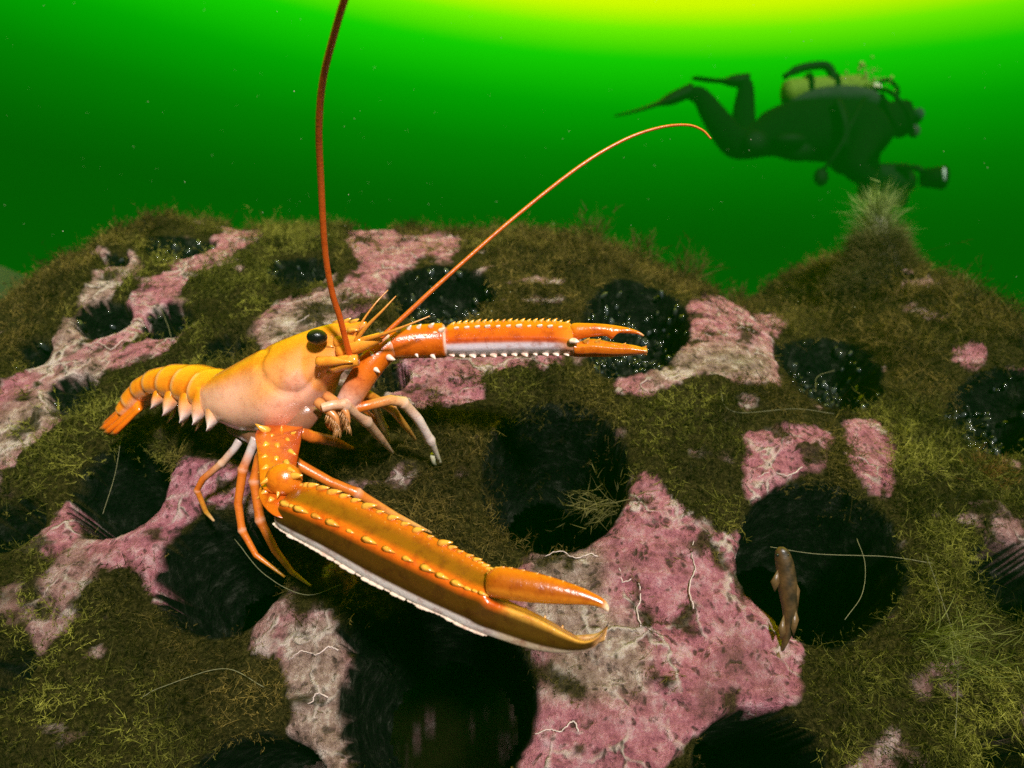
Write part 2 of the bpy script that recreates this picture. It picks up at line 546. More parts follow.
# ---- growth map, drawn as patches on the dome's face
PINK = [
 [(345,225),(370,220),(400,238),(440,236),(462,240),(455,258),(420,255),(395,275),(385,300),(345,328),(300,348),(262,350),(255,325),(290,300),(330,290),(365,270),(350,250)],
 [(395,362),(440,350),(470,348),(560,345),(566,366),(480,374),(484,402),(410,412),(385,398)],
 [(690,302),(730,298),(750,318),(787,320),(773,345),(780,387),(740,388),(700,372),(650,398),(612,394),(625,365),(665,357),(690,338)],
 [(745,435),(800,428),(832,435),(825,470),(790,478),(750,503),(742,470)],
 [(845,420),(880,425),(893,460),(890,502),(865,487),(845,465)],
 [(640,470),(655,480),(690,520),(700,540),(742,530),(745,560),(760,600),(790,620),(805,640),(797,700),(770,716),(730,714),(690,737),(660,768),(655,800),(510,800),(530,720),(538,670),(525,630),(500,600),(528,550),(575,545),(610,525),(630,495)],
 [(190,463),(238,468),(270,480),(268,500),(205,505),(165,540),(158,580),(167,622),(150,592),(140,570),(110,572),(85,550),(130,522),(160,490)],
 [(88,470),(94,475),(72,540),(50,563),(43,547),(60,510)],
 [(282,620),(330,613),(345,640),(352,700),(345,800),(280,800),(295,700),(277,650)],
 [(0,420),(50,380),(100,340),(140,295),(190,258),(230,230),(266,228),(252,246),(215,264),(170,302),(130,337),(100,377),(60,422),(10,462),(-60,520),(-60,470)],
 [(30,372),(75,320),(95,282),(130,253),(142,268),(102,302),(80,342),(42,378)],
 [(105,367),(140,345),(182,325),(177,347),(130,368)],
 [(0,395),(30,370),(48,352),(32,382),(0,418),(-40,440)],
 [(950,345),(985,347),(985,368),(958,365)], [(1006,365),(1040,370),(1040,395),(1008,385)],
 [(195,470),(240,470),(238,500),(190,505)], [(330,560),(372,570),(350,596),(322,590)], [(0,455),(30,440),(20,460),(0,475)],
]
PALE = [  # cream / buff instead of rose
 [(255,325),(300,300),(345,285),(345,328),(300,350),(258,350)], [(530,545),(600,545),(610,620),(560,650),(525,620)],
 [(660,350),(700,345),(770,350),(775,390),(700,380),(640,395)], [(282,620),(350,610),(352,800),(278,800)],
 [(0,420),(60,375),(105,350),(110,380),(60,425),(0,470),(-60,520),(-60,470)], [(90,280),(140,250),(140,270),(80,345),(40,378),(30,370)], [(560,630),(640,620),(650,700),(540,700)]]

RW, RH, RO = 1400, 1100, 180                                   # raster with a margin round the frame
def raster(polys, blur=6):
    yy, xx = np.mgrid[0:RH, 0:RW]
    xs = xx - RO + 0.5; ys = yy - RO + 0.5
    img = np.zeros((RH, RW), np.float32)
    for poly in polys:
        inside = np.zeros((RH, RW), bool)
        n = len(poly)
        for i in range(n):
            x1, y1 = poly[i]; x2, y2 = poly[(i + 1) % n]
            if y1 == y2: continue
            cond = ((y1 > ys) != (y2 > ys)) & (xs < (x2 - x1) * (ys - y1) / (y2 - y1) + x1)
            inside ^= cond
        img[inside] = 1
    k = np.ones(blur * 2 + 1) / (blur * 2 + 1)
    for _ in range(2):
        img = np.apply_along_axis(lambda r: np.convolve(r, k, 'same'), 0, img)
        img = np.apply_along_axis(lambda r: np.convolve(r, k, 'same'), 1, img)
    return img
def samp(img, x, y):
    ix = np.clip((x + RO).astype(int), 0, RW - 1); iy = np.clip((y + RO).astype(int), 0, RH - 1)
    return img[iy, ix]
pink_r = raster(PINK, 4); pale_r = raster(PALE, 8)
n_edge = fbm(base, 45.0, 3, 11)
n_edge2 = fbm(base, 140.0, 2, 23)
inframe = (vx > -90) & (vx < 1110) & (vy < 850) & (vy > 150)
pm = np.where(inframe, samp(pink_r, vx, vy), 0.30 + 0.5 * fbm(base, 9.0, 2, 5))
pm = pm + 0.22 * (vx < 290) * (vy < 480) * (pm > 0.15) * inframe
pink = smooth(pm + 0.42 * n_edge + 0.30 * n_edge2, 0.36, 0.50)
pink = np.maximum(pink, 0.85 * smooth(fbm(base, 30.0, 3, 133), 0.30, 0.40) * inframe)
speck = fbm(base, 60.0, 3, 31) + 0.25 * fbm(base, 18.0, 2, 32) - 0.06
pink *= 1 - 0.9 * smooth(speck, 0.22, 0.32)     # little islands of weed on the crust
pale = np.where(inframe, samp(pale_r, vx, vy) + 0.6 * (samp(pink_r, vx, vy) < 0.2), 0.2)
# weed hue: 0 brown, 1 yellow green
YEL = [[(860,420),(1100,440),(1100,850),(790,850),(800,700),(850,620),(900,560),(880,480)], [(-80,520),(60,540),(120,640),(200,720),(240,850),(-80,850)],
       [(-80,480),(40,360),(120,260),(330,225),(330,280),(250,330),(200,380),(180,470),(100,470),(60,520)], [(640,385),(740,390),(740,520),(690,515),(640,470)],
       [(330,640),(360,640),(400,800),(330,800)], [(350,350),(560,360),(540,390),(400,390)]]
yel_r = raster(YEL, 22)
hue = np.clip(np.where(inframe, samp(yel_r, vx, vy), 0.4) + 0.45 * fbm(base, 14.0, 3, 77), 0, 1)

# ---- relief
co = base.copy()
s = hole_s
rim_lift = -np.where(open_of[np.clip(hole_id, 0, None)], 0.005, 0.004) * np.exp(-np.clip(s - 1.0, 0, None) / 0.11) * (hole_id >= 0)
bil = np.abs(fbm(base, 46.0, 2, 94)); bil2 = np.abs(vnoise(base, 130.0, 95))
rel = (1 - pink) * (0.011 * bil + 0.006 * bil2 - 0.001) * smooth(s, 1.02, 1.55) + 0.0042 * fbm(base, 22.0, 3, 90) + 0.0022 * fbm(base, 90.0, 3, 91) + pink * (0.0022 * np.abs(vnoise(base, 170.0, 92)) + 0.0010 * fbm(base, 330.0, 2, 93) + 0.0016) + rim_lift
hid = np.clip(hole_id, 0, None)
dep = depth_of[hid]; isopen = open_of[hid]
wall = np.where(isopen, 1 - smooth(s, 0.87, 1.0), 1 - smooth(s, 0.80, 1.0))
wall = np.where(hole_id >= 0, wall, 0)
floor_n = 0.020 * fbm(base, 45.0, 3, 40)
co += nrm * (rel - wall * (dep + floor_n))[:, None]
holef = np.clip(smooth(1.034 + 0.012 * n_edge2 - s, 0.0, 0.022), 0, 1) * (hole_id >= 0)  # near black reaches just past the rim, a painted shaded edge
# drop the faces in the open mouths
cut = (s < 0.875) & isopen & (hole_id >= 0)
keep = ~(cut[quads].all(1))
used, invq = np.unique(quads[keep], return_inverse=True)
rq = invq.reshape(-1, 4)
me = np_mesh('reef_shell', co[used], rq, 4)
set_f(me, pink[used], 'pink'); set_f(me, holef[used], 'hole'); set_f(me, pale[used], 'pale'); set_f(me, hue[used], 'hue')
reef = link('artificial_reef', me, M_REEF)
tag(reef, 'hollow domed reef mound full of round holes, crusted pink and overgrown with weed', 'reef')

# ------------------------------------------------------------------ seabed and the mound behind
def terrain_mat():
    m, ns, ls = new_mat('silty seabed')
    out = node(ns, 'ShaderNodeOutputMaterial'); b = node(ns, 'ShaderNodeBsdfPrincipled', Roughness=0.9)
    n = obj_noise(ns, ls, 7.0, 6, 0.65)
    r = ramp(ns, [(0.3, (0.006, 0.011, 0.002)), (0.5, (0.016, 0.024, 0.004)), (0.7, (0.035, 0.040, 0.009))])
    ls.new(n.outputs['Fac'], r.inputs['Fac']); ls.new(r.outputs['Color'], b.inputs['Base Color'])
    bp = node(ns, 'ShaderNodeBump', Strength=0.8, Distance=0.05); ls.new(n.outputs['Fac'], bp.inputs['Height']); ls.new(bp.outputs['Normal'], b.inputs['Normal'])
    ls.new(b.outputs[0], out.inputs['Surface'])
    return m
M_SAND = terrain_mat()
gx = np.concatenate([np.linspace(-60, -4, 30), np.linspace(-3.8, 3.8, 90), np.linspace(4, 60, 30)])
gy = np.concatenate([np.linspace(-20, -2, 12), np.linspace(-1.8, 5, 90), np.linspace(5.3, 70, 40)])
GX, GY = np.meshgrid(gx, gy)
g = np.stack([GX.ravel(), GY.ravel(), np.zeros(GX.size)], 1)
g[:, 2] = 0.0 + 0.06 * fbm(g, 1.2, 4, 8)
gi = np.arange(GX.size).reshape(GX.shape)
gq = np.stack([gi[:-1, :-1].ravel(), gi[:-1, 1:].ravel(), gi[1:, 1:].ravel(), gi[1:, :-1].ravel()], 1)
sb = link('seabed', np_mesh('seabed', g, gq, 4), M_SAND)
sb['kind'] = 'structure'; sb['label'] = 'silty brown seabed below the reef'

# a lower rocky shoulder behind the left flank
tt2, pp2 = np.meshgrid(np.linspace(0, 2 * math.pi, 120), np.linspace(0.02, 1, 60))
mx_ = np.stack([np.cos(tt2).ravel(), np.sin(tt2).ravel(), np.zeros(tt2.size)], 1)
rr_ = pp2.ravel()
mco = np.stack([-2.75 + 1.55 * rr_ * mx_[:, 0], 3.3 + 1.3 * rr_ * mx_[:, 1], 1.62 * (1 - rr_ ** 2.6) - 0.05], 1)
mco[:, 2] += 0.06 * fbm(mco, 3.0, 4, 61); mco[:, 0] += 0.05 * fbm(mco, 4.0, 3, 62)
mi = np.arange(tt2.size).reshape(tt2.shape)
mq = np.stack([mi[:-1, :-1].ravel(), mi[:-1, 1:].ravel(), mi[1:, 1:].ravel(), mi[1:, :-1].ravel()], 1)
mo = link('rock_mound', np_mesh('rock_mound', mco, mq, 4), M_SAND)
mo['kind'] = 'structure'; mo['label'] = 'dim green rocky mound rising behind the left flank of the reef'

# ------------------------------------------------------------------ weed turf
def weed_strands(root, direc, length, width, tint, seg=3, curl=0.5, seed=0):
    """ribbons: root n x 3, direc n x 3 unit; one mesh's verts, tris, colours"""
    r = np.random.default_rng(seed)
    n = len(root)
    side = np.cross(direc, r.normal(size=(n, 3)))
    side /= np.linalg.norm(side, axis=1)[:, None] + 1e-9
    bend = np.cross(direc, side)
    c1 = r.normal(size=n) * curl; c2 = r.normal(size=n) * curl
    V = []; Cc = []
    for k in range(seg + 1):
        t = k / seg
        c = root + direc * (length * t)[:, None] + bend * (length * c1 * t * t)[:, None] + side * (length * c2 * t * t * 0.7)[:, None]
        w = (width * (1 - 0.75 * t))[:, None]
        shade = 1.0 + 0.35 * t
        if k < seg:
            V += [c - side * w, c + side * w]; Cc += [tint * shade, tint * shade]
        else:
            V += [c]; Cc += [tint * shade]
    m = 2 * seg + 1
    V = np.stack(V, 1).reshape(-1, 3); Cc = np.stack(Cc, 1).reshape(-1, 3)
    tri = []
    for k in range(seg - 1):
        a = 2 * k
        tri += [(a, a + 1, a + 3), (a, a + 3, a + 2)]
    a = 2 * (seg - 1)
    tri += [(a, a + 1, a + 2)]
    T = (np.array(tri)[None] + (np.arange(n) * m)[:, None, None]).reshape(-1, 3)
    return V, T, Cc

BROWN = np.array([0.105, 0.074, 0.019]); OLIVE = np.array([0.125, 0.115, 0.021]); YELG = np.array([0.150, 0.142, 0.025]); DARK = np.array([0.03, 0.028, 0.010])

def turf():
    # candidate faces weighted by their size on the dome, thinned with distance
    fv = co[quads]
    e1 = fv[:, 1] - fv[:, 0]; e2 = fv[:, 3] - fv[:, 0]
    ar = np.linalg.norm(np.cross(e1, e2), axis=1)
    ar0 = np.linalg.norm(np.cross(base[quads[:, 1]] - base[quads[:, 0]], base[quads[:, 3]] - base[quads[:, 0]]), axis=1)
    q0 = quads[:, 0]
    fx, fy, fd = vx[q0], vy[q0], vd[q0]
    facing = -np.einsum('ij,ij->i', nrm[q0], (base[q0] - np.array(CAM)) / np.linalg.norm(base[q0] - np.array(CAM), axis=1)[:, None])
    vis = (fx > -60) & (fx < 1085) & (fy < 840) & (facing > -0.35) & (fd < 1.3)
    inhole = (hole_s[q0] < np.where(open_of[hid[q0]], np.where(hid[q0] == 0, 0.955, 1.0), 1.04)) & (hole_id[q0] >= 0)
    rimband = (hole_s[q0] > 0.93) & (hole_s[q0] < 1.12)
    cover = (1 - pink[q0]) * np.where(inhole, 0.0, 1.0)
    dens = np.clip(0.70 + 1.0 * fbm(base[q0], 40.0, 2, 140), 0.15, 1.4)
    onwall = (hole_s[q0] < 0.99) & (hole_s[q0] > 0.90) & (hole_id[q0] >= 0) & open_of[hid[q0]]
    wgt = (ar0 * cover * dens + np.where(onwall, np.minimum(ar, ar0 * 8) * np.where(hid[q0] == 0, 0.25, 0.03), 0)) * vis / np.clip(fd, 0.35, 1.2) ** 1.3
    wgt += ar0 * 0.02 * vis * (~inhole) * (pink[q0] > 0.5)
    wgt /= wgt.sum()
    nclump = 14000
    pick = rng.choice(len(q0), nclump, p=wgt)
    cc = co[q0[pick]]; nn = nrm[q0[pick]]
    wl_ = onwall[pick]
    cen = np.zeros((len(HOLES), 3))
    for h_ in hole_info: cen[h_[0]] = np.array(h_[1])
    inw = cen[hid[q0[pick]]] - cc
    inw -= nn * np.einsum('ij,ij->i', inw, nn)[:, None]
    inw /= np.linalg.norm(inw, axis=1)[:, None] + 1e-9
    nn = np.where(wl_[:, None], inw, nn)
    hx, hy = fx[pick], fy[pick]
    hu = hue[q0[pick]]
    onpink = pink[q0[pick]] > 0.5
    # lie of the weed: away from the dome, drooping, combed by a slow swell
    flow = np.stack([fbm(cc, 10.0, 2, 201), fbm(cc, 10.0, 2, 202), fbm(cc, 10.0, 2, 203) - 0.35], 1)
    lift = 0.55 + 0.35 * fbm(cc, 20.0, 2, 204)
    upper = smooth(-hy, -320, -240)
    lift = lift + 0.15 * upper
    flow[:, 2] += 0.35 * upper
    # left flank: combed along the slope, up to the right
    lf = smooth(-hx, -340, -220) * smooth(-hy, -470, -400)
    flow += lf[:, None] * np.array([0.75, 0.1, 0.5])
    lift = lift * (1 - 0.45 * lf)
    L = 0.0072 * (1 + 0.5 * fbm(cc, 16.0, 2, 205)) * (0.75 + 0.45 * vd[q0[pick]] / 0.5)
    L *= 1 + 0.25 * upper * smooth(hx, 420, 520) * smooth(-hx, -760, -700) + 0.55 * smooth(hx, 800, 860)
    L *= np.where(onpink, 0.42, 1.0)
    nearpit = (hole_s[q0[pick]] < 1.16) & (hid[q0[pick]] != 0)
    L *= np.where(nearpit, 0.42, 1.0)
    L *= np.where(wl_, 0.7, 1.0)
    per = 5
    n = nclump * per
    rep_ = lambda q: np.repeat(q, per, 0)
    rt = rep_(cc) + rng.normal(size=(n, 3)) * rep_(np.where(onpink, 0.0014, 0.0036))[:, None]
    nn_r = rep_(nn)
    off = np.einsum('ij,ij->i', rt - rep_(cc), nn_r)
    rt -= nn_r * off[:, None] + nn_r * 0.0012
    di = nn_r * rep_(lift)[:, None] + rep_(flow) * 0.8 + rng.normal(size=(n, 3)) * 0.55
    dn = np.einsum('ij,ij->i', di, nn_r)
    di += nn_r * np.clip(0.15 - dn, 0, None)[:, None]
    di /= np.linalg.norm(di, axis=1)[:, None]
    ln = rep_(L) * rng.uniform(0.5, 1.4, n)
    near_ = rep_(vd[q0[pick]] / 0.45)
    wd = 0.00023 * near_ * rng.uniform(0.7, 1.3, n)
    h = rep_(hu)[:, None]
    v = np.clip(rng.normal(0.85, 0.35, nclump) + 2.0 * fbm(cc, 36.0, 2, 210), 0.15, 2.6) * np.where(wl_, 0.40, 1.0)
    tint = np.where(h < 0.5, BROWN + (OLIVE - BROWN) * (h * 2), OLIVE + (YELG - OLIVE) * (h * 2 - 1))
    tint = tint * rep_(v)[:, None] * rng.uniform(0.75, 1.25, (n, 1))
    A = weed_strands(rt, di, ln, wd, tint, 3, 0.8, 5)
    # branchlets along each stem
    nb = 7
    R2 = lambda q: np.repeat(q, nb, 0)
    N = n * nb
    stem_pts = A[0].reshape(n, 7, 3)
    mid = np.stack([(stem_pts[:, 0] + stem_pts[:, 1]) / 2, (stem_pts[:, 2] + stem_pts[:, 3]) / 2, (stem_pts[:, 4] + stem_pts[:, 5]) / 2, stem_pts[:, 6]], 1)
    u = rng.uniform(0.15, 0.98, N) * 3
    iu = np.minimum(u.astype(int), 2); fu = (u - iu)[:, None]
    who = np.repeat(np.arange(n), nb)
    pa, pb = mid[who, iu], mid[who, iu + 1]
    tang = pb - pa; tang /= np.linalg.norm(tang, axis=1)[:, None] + 1e-9
    bd = tang * 0.55 + rng.normal(size=(N, 3)) * 0.6
    bd /= np.linalg.norm(bd, axis=1)[:, None]
    B = weed_strands(pa * (1 - fu) + pb * fu, bd, R2(ln) * rng.uniform(0.18, 0.42, N), R2(wd) * 0.85, R2(tint) * rng.uniform(0.8, 1.35, (N, 1)), 2, 0.5, 6)
    return np.vstack([A[0], B[0]]), np.vstack([A[1], B[1] + len(A[0])]), np.vstack([A[2], B[2]])

V, T, Cc = turf()
me = np_mesh('turf', V, T, 3); set_col(me, Cc)
o = link('weed_turf', me, M_WEED)
tag(o, 'olive and brown filamentous weed felting the reef between the holes', 'weed', kind='stuff')

# bushy plumes standing up from the crest and hanging round some hole mouths
def plume(name, px, py, hgt, spread, nst, tint, lean=(0, 0, 1), seed=1, label='', cat='weed', branch=6, group=None, root_shift=0.0):
    l, n = hit(px, py)
    if l is None:
        for dy in range(2, 90, 2):
            l, n = hit(px, py + dy)
            if l: break
    r = np.random.default_rng(seed)
    lean = Vector(lean).normalized()
    R = np.array(l) - np.array(n) * 0.004
    stems_r, stems_d, stems_l = [], [], []
    for k in range(nst):
        d = np.array(lean) + r.normal(size=3) * spread
        d /= np.linalg.norm(d)
        L = hgt * r.uniform(0.55, 1.0)
        root = R + r.normal(size=3) * hgt * 0.10
        stems_r.append(root); stems_d.append(d); stems_l.append(L)
        for j in range(branch):
            t = r.uniform(0.2, 0.95)
            bd = d + r.normal(size=3) * 0.55
            bd /= np.linalg.norm(bd)
            stems_r.append(root + d * L * t); stems_d.append(bd); stems_l.append(hgt * r.uniform(0.12, 0.30))
    N = len(stems_r)
    wd = 0.00030 * (l.y / 0.5) * r.uniform(0.7, 1.2, N)
    tn = np.array(tint)[None] * r.uniform(0.6, 1.35, (N, 1))
    V, T, Cc = weed_strands(np.array(stems_r), np.array(stems_d), np.array(stems_l), wd, tn, 3, 0.22, seed)
    me = np_mesh(name, V - np.array(l), T, 3); set_col(me, Cc)
    o = link(name, me, M_WEED); o.location = l
    tag(o, label, cat, group)
    return o

PL = [(590, 243, 0.062, 'tallest wispy brown weed plume on the crest above the far claw'), (640, 250, 0.050, 'bushy brown weed plume on the crest beside the tallest plume'),
      (688, 262, 0.058, 'olive weed plume on the crest where it starts to dip'), (737, 290, 0.036, 'short weed plume in the dip of the crest'),
      (520, 240, 0.024, 'low brown weed plume on the crest above the antenna'), (345, 226, 0.024, 'small olive weed plume on the crest behind the upright antenna')]
for k, (x, y, h, lb) in enumerate(PL):
    plume('weed_plume', x, y, h, 0.42, 46, (0.075, 0.06, 0.016), (0.1, 0, 1), 300 + k, lb, 'weed', 7, 'weed plumes on the crest')
plume('weed_plume', 985, 478, 0.030, 1.2, 70, (0.16, 0.085, 0.022), (0, -1, 0.3), 320, 'round rusty brown weed puff on the right flank', 'weed', 7)
plume('weed_plume', 462, 380, 0.014, 0.8, 50, (0.022, 0.035, 0.010), (0, -1, 0.4), 321, 'small dark green weed rosette on pink crust under the far claw', 'weed', 5)
plume('weed_plume', 915, 655, 0.060, 0.22, 46, (0.19, 0.20, 0.050), (0.45, -0.55, 0.35), 322, 'pale green feathery weed frond below the right hand hole', 'weed', 8)
plume('weed_plume', 960, 300, 0.030, 0.6, 44, (0.13, 0.105, 0.035), (0.4, -0.2, 0.6), 323, 'tangled buff weed tuft beside the knob', 'weed', 6)
plume('weed_plume', 612, 500, 0.036, 0.5, 40, (0.12, 0.105, 0.035), (-0.8, -0.4, 0.0), 324, 'buff weed spray hanging into the central hole', 'weed', 6)

# weed-covered knob on the crest with a pale hydroid tuft
l, n = hit(880, 300)
kb = empty('hydroid_knob', l)
m = MB()
kc = reef_depth(880, 300)
kd = kc + 0.06
prof = [(292, 0.060), (280, 0.047), (268, 0.036), (255, 0.026), (243, 0.018), (231, 0.013), (221, 0.009), (214, 0.004)]
pts = [P(879 - (300 - y) * 0.02, y, kd + .01) for y, r in prof]
rings = []
for q, (y, r) in zip(pts, prof):
    rings.append([q + Vector((math.cos(a), math.sin(a), 0.0)) * r * (1 + 0.18 * random.uniform(-1, 1)) for a in np.linspace(0, 2 * math.pi, 15)[:-1]])
m.rings(rings, [(0.05, 0.042, 0.014)] * 5 + [(0.12, 0.11, 0.05), (0.30, 0.29, 0.20), (0.30, 0.30, 0.2)])
m.build('stump', M_TUBE, kb)
rr, dd, ll, tn = [], [], [], []
r_ = np.random.default_rng(99)
for k in range(15000):
    j = r_.uniform(0, len(prof) - 1.001); i = int(j); u = j - i
    q = np.array(pts[i]) * (1 - u) + np.array(pts[i + 1]) * u
    rad = prof[i][1] * (1 - u) + prof[i + 1][1] * u
    a = r_.uniform(0, 2 * math.pi)
    out_ = np.array([math.cos(a), math.sin(a), 0])
    hgt_f = j / (len(prof) - 1)
    d = out_ * (1.0 - 0.55 * hgt_f) + np.array([0, 0, -0.25 + 1.25 * hgt_f]) + r_.normal(size=3) * 0.42
    d /= np.linalg.norm(d)
    rr.append(q + out_ * rad * 0.95); dd.append(d)
    if hgt_f > 0.62 and r_.uniform() < 0.90:
        rr.pop(); dd.pop(); continue
    ll.append((0.017 + 0.024 * max(0, hgt_f - 0.45) / 0.55) * r_.uniform(0.5, 1.3))
    tn.append(np.array(mix((0.10, 0.078, 0.024), (0.24, 0.29, 0.10), smooth(np.array(hgt_f), 0.45, 0.9))) * r_.uniform(0.6, 1.3))
V, T, Cc = weed_strands(np.array(rr), np.array(dd), np.array(ll), 0.00038 * r_.uniform(0.7, 1.2, len(rr)), np.array(tn), 3, 0.35, 98)
me = np_mesh('tuft', V - np.array(l), T, 3); set_col(me, Cc)
o = link('tuft', me, M_WEED, kb); o.location = l
o.matrix_parent_inverse = Matrix.Translation(-l)
o['kind'] = 'stuff'
rr, dd, ll, tn = [], [], [], []
for k in range(70):
    j = r_.uniform(0.55, 0.95) * (len(prof) - 1.001); i = int(j); u = j - i
    q = np.array(pts[i]) * (1 - u) + np.array(pts[i + 1]) * u
    d = np.array([r_.normal() * .42, r_.normal() * .42, 1.0]); d /= np.linalg.norm(d)
    L = r_.uniform(.022, .045)
    rr.append(q); dd.append(d); ll.append(L); tn.append(np.array((0.26, 0.32, 0.10)) * r_.uniform(.6, 1.2))
    for b_ in range(9):
        t_ = r_.uniform(.2, .95); bd = d + r_.normal(size=3) * .6; bd /= np.linalg.norm(bd)
        rr.append(q + d * L * t_); dd.append(bd); ll.append(r_.uniform(.006, .014)); tn.append(tn[-1] * r_.uniform(.8, 1.2))
V, T, Cc = weed_strands(np.array(rr), np.array(dd), np.array(ll), 0.00034 * r_.uniform(0.7, 1.2, len(rr)), np.array(tn), 3, 0.3, 97)
me = np_mesh('plumes', V - np.array(l), T, 3); set_col(me, Cc)
o = link('plumes', me, M_WEED, kb); o.location = l
o.matrix_parent_inverse = Matrix.Translation(-l)
o['kind'] = 'stuff'
tag(kb, 'weedy knob on the crest with a pale spiky hydroid tuft on top', 'hydroid')

# long loose filaments lying over the reef
FIL = [([(717,398),(722,415),(740,421),(790,417),(828,422)], 'thin pale filament crossing the weed above the paired pink patches'),
       ([(810,400),(812,385),(830,378)], 'short pale filament hanging in the hole below the knob'),
       ([(850,545),(858,570),(855,600),(838,625)], 'pale hooked filament in the right hand hole'),
       ([(765,553),(810,560),(880,563),(925,570)], 'straight thin filament strung across the right hand hole'),
       ([(918,560),(935,610),(948,660),(945,740)], 'long pale strand trailing down the weedy right flank'),
       ([(240,545),(270,580),(310,600),(345,590)], 'fine strand looping across the hole under the walking legs'),
       ([(128,440),(122,480),(110,520)], 'fine strand hanging in the hole below the tail'),
       ([(150,700),(170,690),(230,672),(270,690)], 'olive strand lying on the brown weed under the left pink patch'),
       ([(140,300),(160,310),(170,330),(175,345)], 'olive strand on the buff stripe of the left flank')]
for pts, lb in FIL:
    sp = spline(pts, 24)
    q = []
    for x, y in sp:
        l, n = hit(x, y)
        if l: q.append(l + n * 0.008)
    m = MB(); m.tube(q, [0.0002] * len(q), (0.15, 0.14, 0.07), 5)
    o = m.build('filament', M_TUBE)
    tag(o, lb, 'filament', 'loose filaments')

# limy worm tubes on the crust
WORM = [([(600,560),(606,572),(618,570),(622,584),(634,580),(640,596),(636,612),(640,628)], 'white limy worm tube winding down the crust right of the big claw tips'),
        ([(545,558),(560,553),(575,560),(590,556),(604,562)], 'pale worm tube along the grey crust above the claw fingers'),
        ([(535,735),(548,730),(560,732),(572,722),(578,732)], 'white worm tube on pink crust below the claw tips'),
        ([(696,535),(690,552),(694,570),(688,590),(692,610)], 'thin worm tube down the middle of the big pink patch'),
        ([(703,335),(716,342),(728,338),(740,330),(752,334)], 'white worm tube on the pink patch beside the black hole'),
        ([(648,395),(640,388),(648,382),(660,384),(668,380)], 'curled worm tube on the small pink patch below the far claw'),
        ([(735,345),(745,352),(748,362),(740,368)], 'short worm tube on the buff side of the pink patch'),
        ([(292,660),(304,652),(318,656),(330,648),(340,652)], 'pale worm tube on the buff crust left of the lowest hole'),
        ([(300,700),(312,704),(318,694),(330,698)], 'short worm tube low on the buff crust'),
        ([(270,330),(284,322),(296,326),(310,318)], 'pale worm tube on the buff crust behind the eye'),
        ([(392,262),(404,256),(416,260),(430,250)], 'pale worm tube on the pink crest'),
        ([(756,480),(770,474),(786,478),(800,470)], 'worm tube over the top of the right hand hole'),
        ([(85,350),(100,345),(112,352),(124,342)], 'worm tube on the buff stripe of the left flank')]
for pts, lb in WORM:
    sp = spline(pts, len(pts) * 6)
    q = []
    for x, y in sp:
        l, n = hit(x + random.uniform(-.7, .7), y + random.uniform(-.7, .7))
        if l: q.append(l + n * 0.0026)
    rad = [0.0004 * (0.55 + 0.6 * i / len(q)) for i in range(len(q))]
    m = MB(); m.tube(q, rad, (0.50, 0.38, 0.36), 7)
    tag(m.build('worm_tube', M_TUBE), lb, 'worm tube', 'limy worm tubes')

# glistening sea squirts crowding the shallow holes
SQ_LABEL = {3: 'dark glistening sea squirts filling the hole below the knob', 4: 'dark glistening sea squirts in the hole behind the far claw tip',
            5: 'blue glinting sea squirts in the hole behind the antenna', 6: 'dark sea squirts filling the hole on the right flank', 7: 'few sea squirts in the lower hole on the right flank',
            10: 'silvery sea squirts crowding the hole at the peak of the left crest', 11: 'sea squirts in the crest hole right of the pink stripe', 12: 'sea squirts in the long hole of the left flank',
            13: 'sea squirts in the small hole below the left peak', 14: 'sea squirts beside the pink stripe of the left flank', 15: 'a few sea squirts in the dark pit above the tail',
            16: 'sea squirts in the pit between the two buff stripes', 17: 'sea squirts in the small pit at the far left'}
for (k, c, n, lean, side, r_l, r_s, opn, gl, depth) in hole_info:
    if not gl: continue
    m = MB()
    rs = random.Random(k * 13 + 1)
    sel = np.where((hole_id == k) & (hole_s < 0.96))[0]
    if len(sel) == 0: continue
    for j in range(int(gl * 6)):
        i = sel[rs.randrange(len(sel))]
        q = Vector(co[i]) + Vector(nrm[i]) * 0.001
        r0 = rs.uniform(0.0010, 0.0034) * (c.y / 0.65)
        Z = (Vector(nrm[i]) + Vector((rs.uniform(-.6, .6), rs.uniform(-.6, .6), rs.uniform(-.6, .6)))).normalized()
        Mr = Z.to_track_quat('Z', 'Y').to_matrix()
        shade = rs.choice([(0.012, 0.016, 0.013), (0.02, 0.026, 0.022), (0.03, 0.034, 0.026), (0.05, 0.06, 0.06), (0.012, 0.012, 0.010), (0.008, 0.010, 0.008)])
        m.blob(q + Z * r0, (r0 * rs.uniform(.7, 1), r0 * rs.uniform(.7, 1), r0 * rs.uniform(1.1, 2.2)), shade, 8, 6, Mr)
    o = m.build('sea_squirts', M_SQUIRT)
    tag(o, SQ_LABEL.get(k, 'sea squirts in a hole of the reef'), 'sea squirt', 'sea squirt clusters', 'stuff')

# ------------------------------------------------------------------ lobster
OR = (0.80, 0.235, 0.010); ORD = (0.62, 0.11, 0.006); YE = (0.88, 0.42, 0.022); PKC = (0.95, 0.62, 0.42); WH = (0.85, 0.80, 0.74); LIL = (0.70, 0.70, 0.78); OLV = (0.30, 0.15, 0.012); OLT = (0.46, 0.22, 0.012); CREAM = (0.84, 0.62, 0.30)
body_c = P(270, 430, 0.425)
LOB = empty('lobster', body_c)
tag(LOB, 'orange long-clawed lobster standing on the reef with one huge claw thrust forward', 'lobster')

axA = (P(335, 350, 0.395) - P(222, 393, 0.44)).normalized()
SIDE = axA.cross(Vector((0, 0, 1))).normalized()            # towards the viewer's side
UP = Vector((0, 0, 1)) * 0.97 + SIDE * 0.08
UP.normalize()

body = MB()
